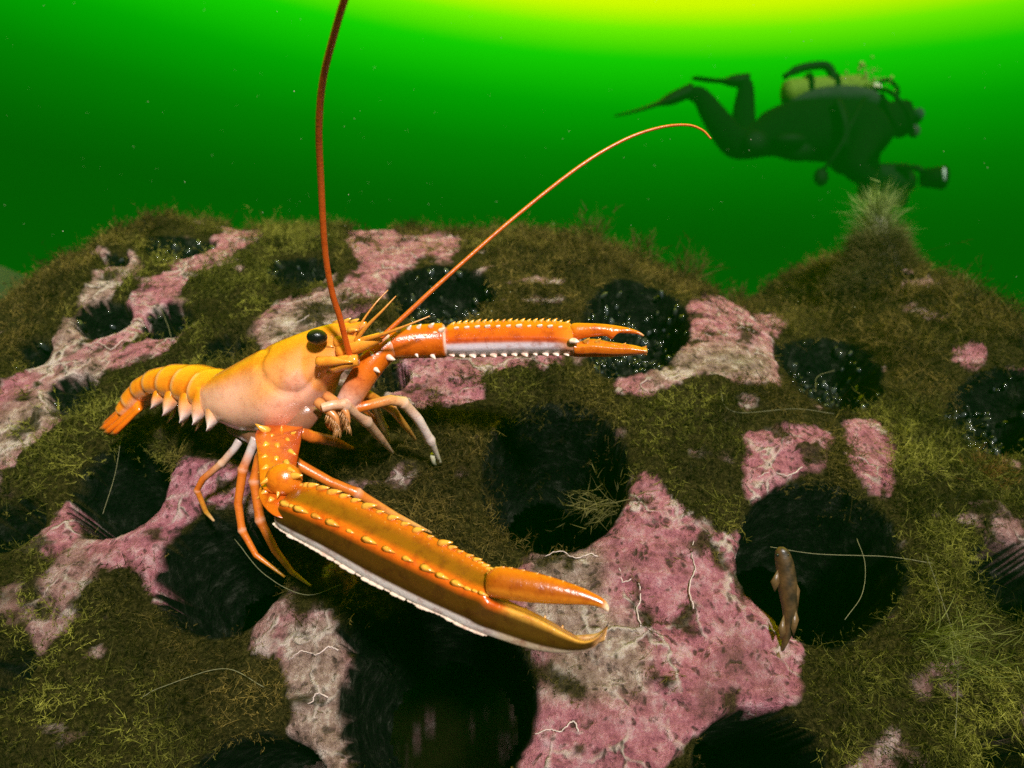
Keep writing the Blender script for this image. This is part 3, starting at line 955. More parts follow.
# carapace: x, top row, bottom row, half width, depth
CARA = [(214, 389, 405, .005, .443), (218, 378, 414, .0145, .441), (230, 372, 423, .0185, .436), (250, 362, 432, .0215, .428), (272, 350, 434, .0225, .42), (290, 341, 431, .022, .412),
        (304, 335, 420, .0205, .407), (316, 330, 403, .0170, .402), (327, 326, 383, .0125, .398), (338, 323, 371, .0085, .394), (348, 322.5, 352, .0048, .391), (356, 322, 336, .0026, .389), (366, 321.5, 326, .0010, .386)]
rows = spline(CARA, 64)
NS = 56
groove = spline([(266, 350), (259, 362), (262, 377), (274, 389), (290, 394), (303, 391), (311, 384), (316, 376)], 40)
groove2 = spline([(262, 377), (245, 384), (228, 386)], 12)
rings, cols = [], []
for (x, yt, yb, w, d) in rows:
    c = P(x, (yt + yb) / 2, d); hh = (yb - yt) / 2 * d / F
    ring, cl = [], []
    for k in range(NS):
        a = 2 * math.pi * k / NS
        sx, sz = math.sin(a), math.cos(a)                      # a = 0 top, going to the viewer's side first
        ex = math.copysign(abs(sx) ** 0.85, sx)
        ez = math.copysign(abs(sz) ** 0.95, sz)
        wide = w * (1.0 + 0.16 * max(0, -sz) * abs(sx))
        q = c + SIDE * ex * wide + UP * ez * hh
        nv = (SIDE * ex / max(wide, 1e-4) + UP * ez / max(hh, 1e-4)).normalized()
        pxx = 512 + (q.x) / q.y * F; pyy = 384 - (q.z - CAM.z) / q.y * F
        disp = 0
        if sx > -0.1:
            gd = np.min(np.hypot(groove[:, 0] - pxx, groove[:, 1] - pyy))
            disp -= 0.0022 * math.exp(-(gd / 2.3) ** 2)
            g2 = np.min(np.hypot(groove2[:, 0] - pxx, groove2[:, 1] - pyy))
            disp -= 0.0006 * math.exp(-(g2 / 3) ** 2)
            disp += 0.0026 * math.exp(-(((pxx - 293) / 9) ** 2 + ((pyy - 379) / 9) ** 2))
            disp += 0.0012 * math.exp(-(((pxx - 304) / 7) ** 2 + ((pyy - 401) / 6) ** 2))
        q += nv * disp
        ring.append(q)
        t = (1 - sz) / 2                                       # 0 top .. 1 underside
        front = smooth(np.array(x), 262, 300)
        topc = mix(YE, (0.86, 0.36, 0.018), 0.5 + 0.5 * math.sin(x * 0.13 + k))
        sidec = mix(PKC, mix(YE, PKC, 0.35), float(front) * (1 - smooth(np.array(t), .55, .8)))
        cc_ = mix(topc, sidec, float(smooth(np.array(t), 0.20, 0.48)))
        cc_ = mix(cc_, (0.80, 0.50, 0.34), float(smooth(np.array(t), 0.75, 0.95)))
        bump_t = math.exp(-(((pxx - 293) / 10) ** 2 + ((pyy - 379) / 9) ** 2)) if sx > 0 else 0
        cc_ = mix(cc_, (0.85, 0.45, 0.30), bump_t * 0.8)
        if x > 322: cc_ = mix(cc_, YE, 0.65)
        cl.append(cc_)
    rings.append(ring); cols.append(cl)
body.rings(rings, cols)
# abdomen: saw-tooth segments tapering to the tail, joined on behind the carapace
ABD = [(226, 375, 413, .0165, .438), (212, 370, 411, .0170, .443), (197, 366.5, 406, .0165, .449), (182, 365.5, 402, .0155, .455), (167, 368, 399, .0140, .461), (153, 375, 400, .0120, .466), (142, 385, 405, .0100, .470), (132, 398, 413, .0085, .473), (126, 407, 418, .007, .475)]
ab = spline(ABD, 43)
rings, cols = [], []
for i, (x, yt, yb, w, d) in enumerate(ab):
    ph = (i % 6) / 6.0
    saw = 1.0 + 0.13 * ph - (0.05 if i % 6 == 0 else 0)
    prev = ab[max(i - 1, 0)]; nxt = ab[min(i + 1, len(ab) - 1)]
    tang = (P(nxt[0], (nxt[1] + nxt[2]) / 2, nxt[4]) - P(prev[0], (prev[1] + prev[2]) / 2, prev[4])).normalized()
    S2 = Vector((0, 0, 1)).cross(tang).normalized()
    if S2.y > 0: S2 = -S2
    U2 = tang.cross(S2).normalized()
    if U2.z < 0: U2 = -U2
    c = P(x, (yt + yb) / 2, d); hh = (yb - yt) / 2 * d / F / max(0.6, U2.z)
    ring, cl = [], []
    for k in range(40):
        a = 2 * math.pi * k / 40
        sx, sz = math.sin(a), math.cos(a)
        ring.append(c + S2 * math.copysign(abs(sx) ** 0.8, sx) * w * saw + U2 * sz * hh * (saw if sz > 0 else 0.9))
        t = (1 - sz) / 2
        bandc = mix((0.84, 0.30, 0.010), (0.90, 0.47, 0.03), ph)
        if i % 6 == 5 and 0.12 < t: bandc = mix(bandc, (0.95, 0.72, 0.40), 0.6)
        if i % 6 == 0: bandc = (0.50, 0.14, 0.01)
        cc_ = mix(bandc, (0.88, 0.55, 0.30), float(smooth(np.array(t), 0.62, 0.88)))
        cl.append(cc_)
    rings.append(ring); cols.append(cl)
body.rings(rings, cols)
BODY = body.build('body', M_SHELL, LOB)

def part(name, mb, mat, parent=LOB):
    o = mb.build(name, mat)
    o.parent = parent
    # vertices are in world space; undo the parent's place
    Mw = Matrix.Identity(4)
    p = parent
    chain = []
    while p:
        chain.append(p); p = p.parent
    for q in reversed(chain):
        Mw = Mw @ q.matrix_parent_inverse @ q.matrix_basis
    o.matrix_parent_inverse = Mw.inverted()
    return o
BODY.matrix_parent_inverse = Matrix.Translation(-body_c)

# side plates: broad pointed flaps hanging from the abdomen
for (x, yt, tx, ty, d, wpx) in [(215, 389, 207, 431, .4205, 10.0), (200, 387, 193, 425, .4265, 9.6), (186, 386, 180, 423, .4335, 9.2), (171, 386, 163, 416, .4415, 8.4), (158, 388, 151, 409, .4495, 7.2)]:
    for far in (0, 1):
        dd_ = d + (0.050 - 0.008 * (wpx < 8) if far else 0)
        m = MB(); rings, cl = [], []
        A_, B_ = P(x, yt, dd_ - .0015), P(tx, ty, dd_ - .002)
        for u in np.linspace(0, 1, 12):
            c = A_.lerp(B_, u)
            ww = wpx * dd_ / F * (0.92 if u < .5 else 0.92 * (1 - ((u - .5) / .5) ** 2.0)) + 0.0002
            bow = -0.0014 * math.sin(math.pi * min(1, u * 1.1)) * (-1 if far else 1)
            rings.append([c + Vector((math.cos(a) * ww + .0015 * u * (1 - u) * 4, math.sin(a) * 0.0013 + bow + .0036 * math.cos(a) ** 2, 0)) for a in np.linspace(0, 2 * math.pi, 17)[:-1]])
            cl.append(mix(mix((0.90, 0.38, 0.016), (0.92, 0.55, 0.28), float(smooth(np.array(u), .30, .6))), (0.95, 0.85, 0.78), float(smooth(np.array(u), .55, .9))))
        m.rings(rings, cl)
        part('side_plate', m, M_SHELL)
# little feelers (swimmerets) between the plates
for x, y in [(203, 414), (189, 410), (175, 406)]:
    m = MB(); m.tube([P(x, y, .452), P(x - 3, y + 9, .45), P(x - 8, y + 17, .452)], [.0022, .0020, .0006], (0.75, 0.48, 0.3), 8, 0.5)
    part('swimmeret', m, M_LEG)
# tail fan
for (x0, y0, x1, y1, d0, d1, w, th_) in [(142, 396, 103, 431, .470, .482, 8.5, .0030), (141, 402, 106, 434, .463, .474, 8.0, .0022), (139, 394, 104, 426, .480, .495, 8.0, .0022), (141, 406, 113, 435, .459, .466, 6.5, .0018)]:
    m = MB(); rings = []; cl = []
    a0, a1 = P(x0, y0, d0), P(x1, y1, d1)
    tn_ = (a1 - a0).normalized()
    s_ = tn_.cross(Vector((0, -0.6, 0.8))).normalized()
    n_ = tn_.cross(s_)
    for u in np.linspace(0, 1, 9):
        ww = w * d0 / F * (1.0 - 0.25 * u) * (1 if u < 0.6 else 1 - ((u - .6) / .4) ** 2 * .8)
        rings.append([a0.lerp(a1, u) + s_ * math.cos(a) * ww + n_ * math.sin(a) * th_ for a in np.linspace(0, 2 * math.pi, 13)[:-1]])
        cl.append(mix((0.84, 0.28, 0.012), (0.86, 0.22, 0.01), u) if u < 0.9 else (0.72, 0.55, 0.12))
    m.rings(rings, cl)
    part('tail_plate', m, M_SHELL)

# eyes on short stalks
ex = P(317, 337, 0.3805)
e1 = MB(); Mr = (Vector((0.15, -0.85, 0.25))).to_track_quat('Z', 'Y').to_matrix()
e1.blob(ex, (.0054, .0041, .0042), (0.006, 0.005, 0.005), 20, 12, Mr)
e1.tube([ex + Vector((-.001, .010, -.001)), ex + Vector((0, .003, 0))], [.0032, .0034], YE, 12)
part('eye', e1, M_EYE)
e2 = MB(); ex2 = P(333, 333, 0.424)
e2.blob(ex2, (.0054, .0041, .0042), (0.006, 0.005, 0.005), 20, 12, Mr)
e2.tube([ex2 + Vector((-.001, -.010, -.001)), ex2], [.0032, .0034], YE, 12)
part('eye', e2, M_EYE)
# rostrum spines and carapace thorns
for (x, y, d, dx, dy) in [(336, 323, .392, 6, -4), (345, 322, .391, 6, -4), (353, 322, .389, 6, -3), (326, 345, .388, 8, 2), (322, 358, .389, 9, 1), (330, 372, .392, 8, 0), (350, 330, .386, 9, 0)]:
    m = MB(); m.tube([P(x - 2, y + 1, d), P(x + dx * .5, y + dy * .5, d - .001), P(x + dx, y + dy, d - .002)], [.0016, .0010, .0002], (0.92, 0.6, 0.1), 8)
    part('spine', m, M_CLAW)

# antennae
def whip(name, pts, r0, r1, c0, c1, mat=M_LEG, n=60):
    sp = spline(pts, n)
    m = MB()
    m.tube([P(*q) for q in sp], [r0 * (1 - t) + r1 * t for t in np.linspace(0, 1, n)], [mix(c0, c1, t) for t in np.linspace(0, 1, n)], 8)
    return part(name, m, mat)
a1 = whip('antenna', [(352, 361, .385), (348, 349, .380), (340, 318, .370), (332, 292, .360), (325, 250, .345), (321, 182, .322), (319, 128, .302), (323, 80, .284), (334, 35, .266), (346, -5, .25), (362, -45, .236), (384, -90, .222)], .0016, .0014, (0.80, 0.14, 0.012), (0.80, 0.26, 0.04))
a2 = whip('antenna', [(380, 338, .386), (386, 333, .386), (412, 309, .388), (440, 283, .390), (508, 223, .396), (576, 169, .40), (622, 141, .402), (658, 128, .402), (686, 125, .40), (702, 130, .398), (711, 139, .396)], .0015, .00055, (0.76, 0.17, 0.012), (0.82, 0.30, 0.03))
whip('antennule', [(355, 341, .384), (368, 325, .382), (382, 311, .381), (396, 296, .382)], .0012, .0003, (0.80, 0.36, 0.03), (0.85, 0.45, 0.10))
whip('antennule', [(360, 341, .384), (384, 334, .380), (408, 325, .379), (430, 316, .381)], .0012, .0003, (0.80, 0.36, 0.03), (0.85, 0.45, 0.10))
whip('antennule', [(352, 340, .386), (362, 322, .386), (375, 304, .387), (388, 290, .39)], .0008, .00025, (0.80, 0.36, 0.03), (0.85, 0.45, 0.10))
for pts, r in [([(332, 366, .386), (346, 362, .383), (358, 360, .382)], (.0042, .0040, .0030)), ([(340, 352, .390), (360, 345, .386), (381, 337, .386)], (.0046, .0040, .0026)), ([(318, 362, .3825), (334, 361, .380), (353, 362, .378)], (.0030, .0026, .0004)), ([(338, 342, .390), (350, 341, .387), (362, 341, .384)], (.0044, .0036, .0016))]:
    m = MB(); m.tube([P(*q) for q in spline(pts, 10)], [r[0] + (r[1] - r[0]) * min(1, t * 2) if t < .5 else r[1] + (r[2] - r[1]) * (t - .5) * 2 for t in np.linspace(0, 1, 10)], (0.88, 0.43, 0.045), 12)
    part('antenna_base', m, M_SHELL)
# mouthparts with a fringe of bristles
for pts in ([(318, 402, .394), (328, 410, .390), (336, 418, .389), (338, 427, .390)], [(326, 396, .398), (337, 403, .394), (346, 412, .392), (349, 423, .393)]):
    m = MB()
    sp = spline(pts, 18)
    m.tube([P(*q) for q in sp], [.0031 * (1 - .7 * t) for t in np.linspace(0, 1, 18)], [(0.80, 0.40, 0.14)] * 18, 10)
    for q in sp[6:]:
        for j in range(7):
            b_ = P(*q); dv = Vector((random.uniform(-.4, .4), random.uniform(-.5, .2), -1)).normalized()
            m.tube([b_, b_ + dv * .0035, b_ + dv * random.uniform(.005, .008)], [.00022, .00018, .00006], (0.70, 0.42, 0.16), 4)
    part('mouthpart', m, M_LEG)
m = MB(); m.tube([P(236, 424, .437), P(262, 432, .424), P(290, 428, .414), P(314, 408, .402)], [.007, .010, .0095, .006], (0.30, 0.17, 0.10), 14)
part('underside', m, M_SHELL)

# walking legs: pixel path with depth; feet rest on the dome
def leg(pts, radii, cols, foot=True, pinch=False, joints=()):
    pts = [list(p) for p in pts]
    if foot:
        rd = reef_depth(pts[-1][0], pts[-1][1]) - 0.006
        d0, d1 = pts[0][2], pts[-1][2]
        for p in pts:                                           # spread the correction along the leg
            u = (p[2] - d0) / (d1 - d0) if abs(d1 - d0) > 1e-6 else 0
        cum = [0]
        for a, b in zip(pts, pts[1:]): cum.append(cum[-1] + math.hypot(b[0] - a[0], b[1] - a[1]))
        for p, cx_ in zip(pts, cum):
            p[2] = d0 + (rd - d0) * (cx_ / cum[-1]) ** 2.0
    m = MB()
    dense, rad, cl = [], [], []
    for i in range(len(pts) - 1):
        A, B = P(*pts[i]), P(*pts[i + 1])
        for k in range(8):
            u = k / 8
            dense.append(A.lerp(B, u))
            r = radii[i] + (radii[i + 1] - radii[i]) * u
            knob = 0.22 * (math.exp(-(u / .10) ** 2) + math.exp(-((1 - u) / .10) ** 2)) if i in joints or (i + 1) in joints else 0
            if (u > .5 and (i + 1) not in joints) or (u < .5 and i not in joints): knob = 0
            rad.append(r * 0.88 * (1 + knob))
            c = mix(cols[i], cols[i + 1], u)
            if knob > 0.15: c = mix(c, WH, 0.35)
            cl.append(c)
    dense.append(P(*pts[-1])); rad.append(radii[-1]); cl.append(cols[-1])
    m.tube(dense, rad, cl, 10)
    if pinch:
        a = P(*pts[-2]); b = P(*pts[-1])
        s_ = (b - a).normalized().cross(Vector((0, -1, 0))).normalized()
        m.tube([a.lerp(b, .55) + s_ * .0022, a.lerp(b, .85) + s_ * .0040, b + s_ * .0032 + (b - a) * 0.05], [radii[-2] * .55, radii[-2] * .45, radii[-1]], cols[-1], 8)
    return part('leg', m, M_LEG)
G = (0.62, 0.60, 0.58); LO = (0.80, 0.26, 0.03); LY = (0.80, 0.50, 0.06)
leg([(240, 440, .430), (235, 448, .428), (222, 463, .43), (203, 479, .43), (197, 490, .43), (206, 512, .43), (214, 521, .43)], [.0030, .0026, .0024, .0023, .0020, .0016, .0008], [G, G, (0.75, 0.5, 0.3), LO, LO, LY, (0.85, .7, .4)], joints=(2, 4))
leg([(256, 438, .415), (251, 450, .412), (243, 469, .41), (238, 503, .40), (242, 530, .40), (256, 555, .39), (285, 577, .39)], [.0034, .0030, .0030, .0027, .0024, .0019, .0007], [G, G, LO, LO, LO, LO, LY], joints=(2, 4))
leg([(268, 440, .408), (259, 458, .405), (254, 481, .40), (260, 520, .39), (275, 550, .39), (292, 572, .39), (311, 586, .38)], [.0034, .0030, .0030, .0029, .0026, .0018, .0007], [LO, LO, LO, LO, LO, (0.75, .38, .03), (0.62, .55, .05)], joints=(2, 3))
leg([(280, 450, .400), (299, 465, .395), (330, 482, .392), (357, 493, .39), (396, 516, .40), (434, 534, .41)], [.0040, .0036, .0032, .0032, .0024, .0007], [LO, LO, LO, LO, (0.82, .45, .12), (0.80, .62, .25)], joints=(3,))
leg([(300, 432, .405), (312, 437, .402), (332, 441, .405), (353, 449, .42)], [.0042, .0040, .0036, .0016], [LO, LO, LO, (0.8, .4, .1)], joints=())
leg([(322, 408, .387), (332, 405, .380), (344, 404, .372), (366, 421, .372), (380, 438, .40), (394, 454, .42)], [.0030, .0030, .0034, .0034, .0030, .0008], [(0.84, .6, .4)] * 5 + [(0.85, .72, .55)], joints=(2, 3))
leg([(340, 412, .400), (366, 406, .402), (390, 400, .405), (403, 402, .405), (418, 419, .41), (430, 440, .42), (441, 464, .43)], [.0032, .0034, .0034, .0034, .0034, .0032, .0009], [LO, LO, (0.84, .5, .2), (0.82, .6, .38), WH, WH, (0.55, .68, .48)], joints=(3, 5), pinch=True)
leg([(345, 385, .402), (364, 392, .398), (392, 409, .40), (406, 427, .41), (416, 440, .42)], [.0030, .0032, .0028, .0022, .0008], [LO, (0.84, .4, .05), (0.84, .42, .05), (0.84, .52, .12), (0.84, .6, .2)], joints=(2,))
leg([(362, 396, .415), (374, 404, .418), (383, 426, .425), (390, 444, .43)], [.0030, .0028, .0026, .0010], [LO, (0.7, .6, .35), (0.66, .64, .42), (0.6, .62, .42)], joints=(2,))
leg([(352, 404, .41), (372, 420, .415), (388, 428, .42)], [.0040, .0034, .0010], [LO, LO, (0.84, .4, .06)], joints=())

# one spine mesh shared by all thorns on the claws
spm = MB(); spm.tube([(0, 0, -.2), (0, 0, .15), (0.03, 0, .55), (0.10, 0, 1.0)], [.34, .30, .18, .03], (0.98, 0.62, 0.09), 9)
SPINE_O = spm.build('spine', M_CLAW); SP_ME = SPINE_O.data; bpy.data.objects.remove(SPINE_O)
spw = MB(); spw.tube([(0, 0, -.15), (0, 0, .2), (0.04, 0, .6), (0.12, 0, 1.0)], [.42, .40, .26, .05], (0.90, 0.84, 0.70), 9)
SPINE_W = spw.build('spine', M_CLAW); SPW_ME = SPINE_W.data; bpy.data.objects.remove(SPINE_W)
def thorn(parent, at, direc, size, along=None, stretch=1.0, white=False):
    o = bpy.data.objects.new('spine', SPW_ME if white else SP_ME)
    COL.objects.link(o)
    Z = Vector(direc).normalized()
    X = (Vector(along) - Z * Vector(along).dot(Z)).normalized() if along is not None else Z.orthogonal().normalized()
    Y = Z.cross(X)
    R = Matrix((X * size * stretch, Y * size, Z * size)).transposed().to_4x4()
    o.matrix_world = Matrix.Translation(at) @ R
    mw = o.matrix_world.copy()
    o.parent = parent
    o.matrix_parent_inverse = Matrix.Translation(-body_c)
    o.matrix_basis = mw
    o.matrix_parent_inverse = Matrix.Identity(4)
    chain = Matrix.Identity(4); p = parent; lst = []
    while p: lst.append(p); p = p.parent
    for q in reversed(lst): chain = chain @ q.matrix_parent_inverse @ q.matrix_basis
    o.matrix_parent_inverse = chain.inverted()
    return o

# --- the big claw
def box_loft(mb, stations, col, sub=5):
    """stations: (x left, x right, y, depth, half thickness, tilt of the row in px)"""
    rows = spline(stations, (len(stations) - 1) * 6 + 1)
    rings, cols = [], []
    for i, (xl, xr, y, d, th_, tl) in enumerate(rows):
        a, b = P(xl, y - tl, d), P(xr, y + tl, d)
        c = (a + b) / 2; h = (b - a) / 2
        ring = []
        for k in range(28):
            q = 2 * math.pi * k / 28
            cx, sy = math.cos(q), math.sin(q)
            ring.append(c + h * math.copysign(abs(cx) ** .88, cx) + Vector((0.1, 1, 0.35)).normalized() * math.copysign(abs(sy) ** .92, sy) * th_)
        rings.append(ring); cols.append([col(i / (len(rows) - 1), 2 * math.pi * k / 28) for k in range(28)])
    mb.rings(rings, cols)

def ray_on(o, px, py):
    """where the sight line through a pixel meets a mesh built in world space"""
    bt = BVHTree.FromPolygons([v.co for v in o.data.vertices], [tuple(p.vertices) for p in o.data.polygons])
    l, n, i, ds = bt.ray_cast(CAM, (P(px, py, 1.0) - CAM).normalized())
    return (l, n) if l else (None, None)

arm = MB()
box_loft(arm, [(282, 304, 424, .412, .006, 0), (268, 302, 426, .404, .0085, 0), (257.5, 301, 431, .395, .0105, 1), (259, 299, 444, .382, .0112, 2), (261, 296, 458, .370, .0112, 2), (262, 294, 470, .361, .0108, 2), (263, 292, 480, .354, .0098, 2), (268, 288, 487, .350, .006, 0)],
         lambda t, q: mix(WH, mix((0.84, .26, .012), (0.50, .09, .008), abs(math.cos(q)) ** 1.5), min(1, t * 6)))  # sides darker than the front, rounding shade put into the colour
arm.blob(P(284, 479, .347), (.0088, .0070, .0078), (0.86, 0.30, 0.014), 18, 12)
box_loft(arm, [(264, 286, 482, .355, .006, 0), (261, 293, 489, .351, .0095, 2), (264, 297, 498, .347, .0104, 3), (272, 299, 506, .344, .0100, 4), (280, 298, 511, .343, .007, 4)],
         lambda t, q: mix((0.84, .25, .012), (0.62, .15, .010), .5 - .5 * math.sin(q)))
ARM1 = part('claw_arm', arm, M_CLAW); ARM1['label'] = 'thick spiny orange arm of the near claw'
for (x, y, dx, dy, sz) in [(266, 431, -8, -5, .0060), (281, 431, 1, -5, .0030), (277, 446, 2, 6, .0042), (266, 445, -3, 5, .0040), (265, 457, -5, 4, .0042), (266, 468, -5, 4, .0040), (276, 459, 1, 6, .0036), (287, 440, 4, 4, .0034), (290, 452, 6, 3, .0040), (286, 463, 4, 5, .0034), (289, 470, 7, 2, .0042), (272, 436, -1, 4, .0030),
                           (267, 480, -5, 4, .0040), (293, 476, 7, 0, .0046), (266, 492, -5, 5, .0042), (271, 500, -3, 6, .0042), (292, 434, 5, -2, .0034), (278, 492, 0, 6, .0030)]:
    l, n = ray_on(ARM1, x, y)
    if l: thorn(ARM1, l + Vector((0, .0008, 0)), (P(x + dx, y + dy, l.y) - P(x, y, l.y)).normalized() + Vector((0, -.55, 0)), sz * random.uniform(0.9, 1.35), (0, 0, 1), 1.1)

def claw_loft(mb, stations, colfun, sub=6):
    """stations: list of control polygons (lists of Vectors); cubic along and round"""
    n = len(stations[0])
    arr = np.array([[tuple(q) for q in s_] for s_ in stations]).reshape(len(stations), -1)
    dense = spline(arr.tolist(), (len(stations) - 1) * 7 + 1)
    rings, cols = [], []
    for i, r in enumerate(dense):
        ctrl = [Vector(r[3 * k:3 * k + 3]) for k in range(n)]
        ring = closed_spline(ctrl, sub)
        rings.append(ring)
        t = i / (len(dense) - 1)
        cols.append([colfun(t, (k / sub)) for k in range(len(ring))])
    mb.rings(rings, cols)
    return dense

# control polygon: T top ridge, TM upper face, M middle ridge, MK outer face, K keel, B1, B2 back
def st(T, M_, K, d, th_=0.016, bulge=0.0025):
    t_, m_, k_ = P(T[0], T[1], d + .007), P(M_[0], M_[1], d - .004), P(K[0] - 1.5, K[1] + 1.5, d + .001)
    tm = (t_ + m_) / 2 + Vector((0.0, -.5, .45)) * bulge * .2
    mk = (m_ + k_) / 2 + Vector((-.3, -1, -.35)) * bulge
    b1 = k_ + Vector((.003, th_ * .75, .006)); b2 = t_ + Vector((.001, th_ * .6, -.004))
    return [t_, tm, m_, mk, k_, b1, b2]
S = [st((296, 490), (288, 500), (283, 510), .346, .008), st((297, 485), (281, 503), (277, 522), .342), st((312, 484), (297, 509), (291, 533), .337), st((352, 498), (335, 525), (324, 551), .330), st((397, 519), (381, 547), (367, 577), .323),
     st((443, 542), (428, 570), (412, 600), .316), st((474, 557), (464, 588), (446, 615), .311), st((489, 568), (482, 594), (464, 624), .308, .014), st((492, 592), (490, 602), (478, 630), .307, .011), st((512, 602), (508, 609), (500, 638), .305, .010, .002),
     st((540, 615), (537, 620), (532, 648), .302, .008, .002), st((565, 629), (562, 633), (560, 652), .299, .006, .0015), st((580, 637), (579, 641), (578, 651), .297, .005, .001), st((590, 637), (590, 641), (591, 649), .296, .004, .0006), st((597, 635), (597.5, 637), (599, 643), .296, .0025, .0003), st((602, 632), (602, 632.8), (603, 635), .296, .0008, .0001)]
def col1(t, k):
    fing = float(smooth(np.array(t), .56, .62))
    face = [(0.82, 0.24, 0.012), (0.26, 0.105, 0.006), (0.86, 0.21, 0.010), (0.075, 0.038, 0.004), (0.86, 0.86, 0.84), (0.75, 0.6, 0.4), (0.55, 0.25, 0.03)]
    ff = [(0.60, 0.34, 0.03), (0.88, 0.55, 0.06), (0.90, 0.60, 0.10), (0.09, 0.055, 0.005), (0.80, 0.74, 0.55), (0.6, 0.4, 0.1), (0.6, 0.3, 0.03)]
    i = int(k) % 7; u = k - int(k)
    ease = u * u * (3 - 2 * u)
    if i == 3: ease = smooth(np.array(u), .30, .46) * 1.0      # crisp edge of the white keel
    if i == 4: ease = smooth(np.array(u), .6, 1.0) * 1.0
    if i == 2: ease = smooth(np.array(u), .05, .45) * 1.0
    if i == 1: ease = smooth(np.array(u), .35, .95) * 1.0
    a = mix(face[i], face[(i + 1) % 7], float(ease)); b = mix(ff[i], ff[(i + 1) % 7], float(ease))
    c = mix(a, b, fing)
    c = mix(c, (0.90, 0.62, 0.22), float(smooth(np.array(t), .87, .94)))
    return c
cl1 = MB(); claw_loft(cl1, S, col1, 7)
CLAW1 = part('claw', cl1, M_CLAW); CLAW1['label'] = 'long olive and orange ridged claw with a white keel and yellow fixed finger'
axis1 = (P(487, 590, .305) - P(285, 505, .342)).normalized()
def lerp_st(i_f, k):
    i = int(i_f); u = i_f - i
    return S[i][k].lerp(S[min(i + 1, len(S) - 1)][k], u)
back = Vector((0.1, 1, 0))
for j, q in enumerate(np.linspace(1.4, 6.9, 21)):
    thorn(CLAW1, lerp_st(q, 0) - Vector((0, 0.001, 0.0006)), axis1 * 1.5 + Vector((0.1, -.1, 1)) * 0.8, .0056 * (1 - .3 * j / 21) * random.uniform(.55, 1.25), axis1, 0.95)
for j, q in enumerate(np.linspace(1.25, 7.0, 15)):
    thorn(CLAW1, lerp_st(q, 2) + Vector((0, 0.0008, 0)), axis1 * 1.9 + Vector((0, -1.0, .30)), .0050 * (1 - .25 * j / 15) * random.uniform(.6, 1.3), axis1, random.uniform(1.3, 2.2))
for j, q in enumerate(np.linspace(1.1, 8.4, 46)):
    thorn(CLAW1, lerp_st(q, 4) + Vector((0, 0.0006, 0.0004)), Vector((-.35, -.5, -.8)) + axis1 * .4, .0023 * (1 - .35 * j / 46) * random.uniform(.7, 1.2), axis1, 3.2, True)
# row of low beads near the top ridge
for j, q in enumerate(np.linspace(3.2, 7.0, 13)):
    b_ = lerp_st(q, 0).lerp(lerp_st(q, 2), .28)
    thorn(CLAW1, b_ + Vector((0, .0006, 0)), Vector((0, -1, .6)), .0018, axis1, 1.2)
# movable finger
dac = MB()
DU = [(487, 574, .308), (492, 569, .3065), (505, 567, .305), (540, 574, .302), (575, 585, .299), (596, 594.5, .297), (606, 601.5, .296), (609.5, 608, .296)]
DL = [(487, 590, .308), (490, 596, .3065), (505, 599, .305), (540, 603, .302), (575, 604.5, .299), (592, 605.5, .297), (602, 608.5, .296), (608, 612, .296)]
rings, cols = [], []
du, dl = spline(DU, 40), spline(DL, 40)
for i in range(40):
    a_, b_ = P(*du[i]), P(*dl[i]); c = (a_ + b_) / 2; h = (a_ - b_) / 2; t = i / 39
    dv = Vector((0.25, 1, 0)).normalized() * max(.0012, h.length * .85)
    ring, cl = [], []
    for k in range(20):
        an = 2 * math.pi * k / 20
        ring.append(c + h * math.cos(an) + dv * math.sin(an))
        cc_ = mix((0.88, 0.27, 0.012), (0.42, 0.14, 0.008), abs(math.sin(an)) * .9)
        if math.cos(an) < -.2: cc_ = mix(cc_, (0.80, .36, .03), .7)
        cl.append(mix(cc_, (0.92, 0.80, 0.55), float(smooth(np.array(t), .80, .93))))
    rings.append(ring); cols.append(cl)
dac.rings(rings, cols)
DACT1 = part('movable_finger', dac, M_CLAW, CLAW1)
for i in range(2, 26, 2):
    thorn(CLAW1, P(*du[i]) + Vector((0, 0, -.0006)), axis1 + Vector((0, -.2, .9)), .0026 * (1 - .6 * i / 26), axis1, 1.3)
for j in range(4):
    q = 8.8 + j * 0.7
    thorn(CLAW1, lerp_st(q, 0) - Vector((0, -.001, .0005)), Vector((0, .1, 1)), .0012, axis1, 1.6)

# --- the far claw, held out level
arm = MB()
pts = spline([(335, 425, .412), (345, 408, .405), (356, 388, .400), (370, 366, .400), (384, 349, .403), (390, 345, .405)], 26)
rad = np.interp(np.linspace(0, 1, 26), [0, .3, .7, .92, 1], [.0060, .0068, .0078, .0086, .0078])
arm.tube([P(*q) for q in pts], list(rad), [mix(OR, WH, .85 * math.exp(-((t - .25) / .14) ** 2) + .9 * float(smooth(np.array(t), .78, .92))) for t in np.linspace(0, 1, 26)], 18)
pts = spline([(384, 348, .405), (394, 344, .405), (410, 342, .407), (428, 341, .409), (441, 340.5, .410), (447, 340, .410)], 26)
rad = np.interp(np.linspace(0, 1, 26), [0, .12, .4, .85, .93, 1], [.0066, .0082, .0094, .0100, .0092, .0070])
arm.tube([P(*q) for q in pts], list(rad), [mix(mix(OR, ORD, .3), WH, (.85 if t < .07 else 0) + .85 * float(smooth(np.array(t), .90, .96))) for t in np.linspace(0, 1, 26)], 20)
ARM2 = part('claw_arm', arm, M_CLAW); ARM2['label'] = 'slim orange arm with white joints carrying the far claw'
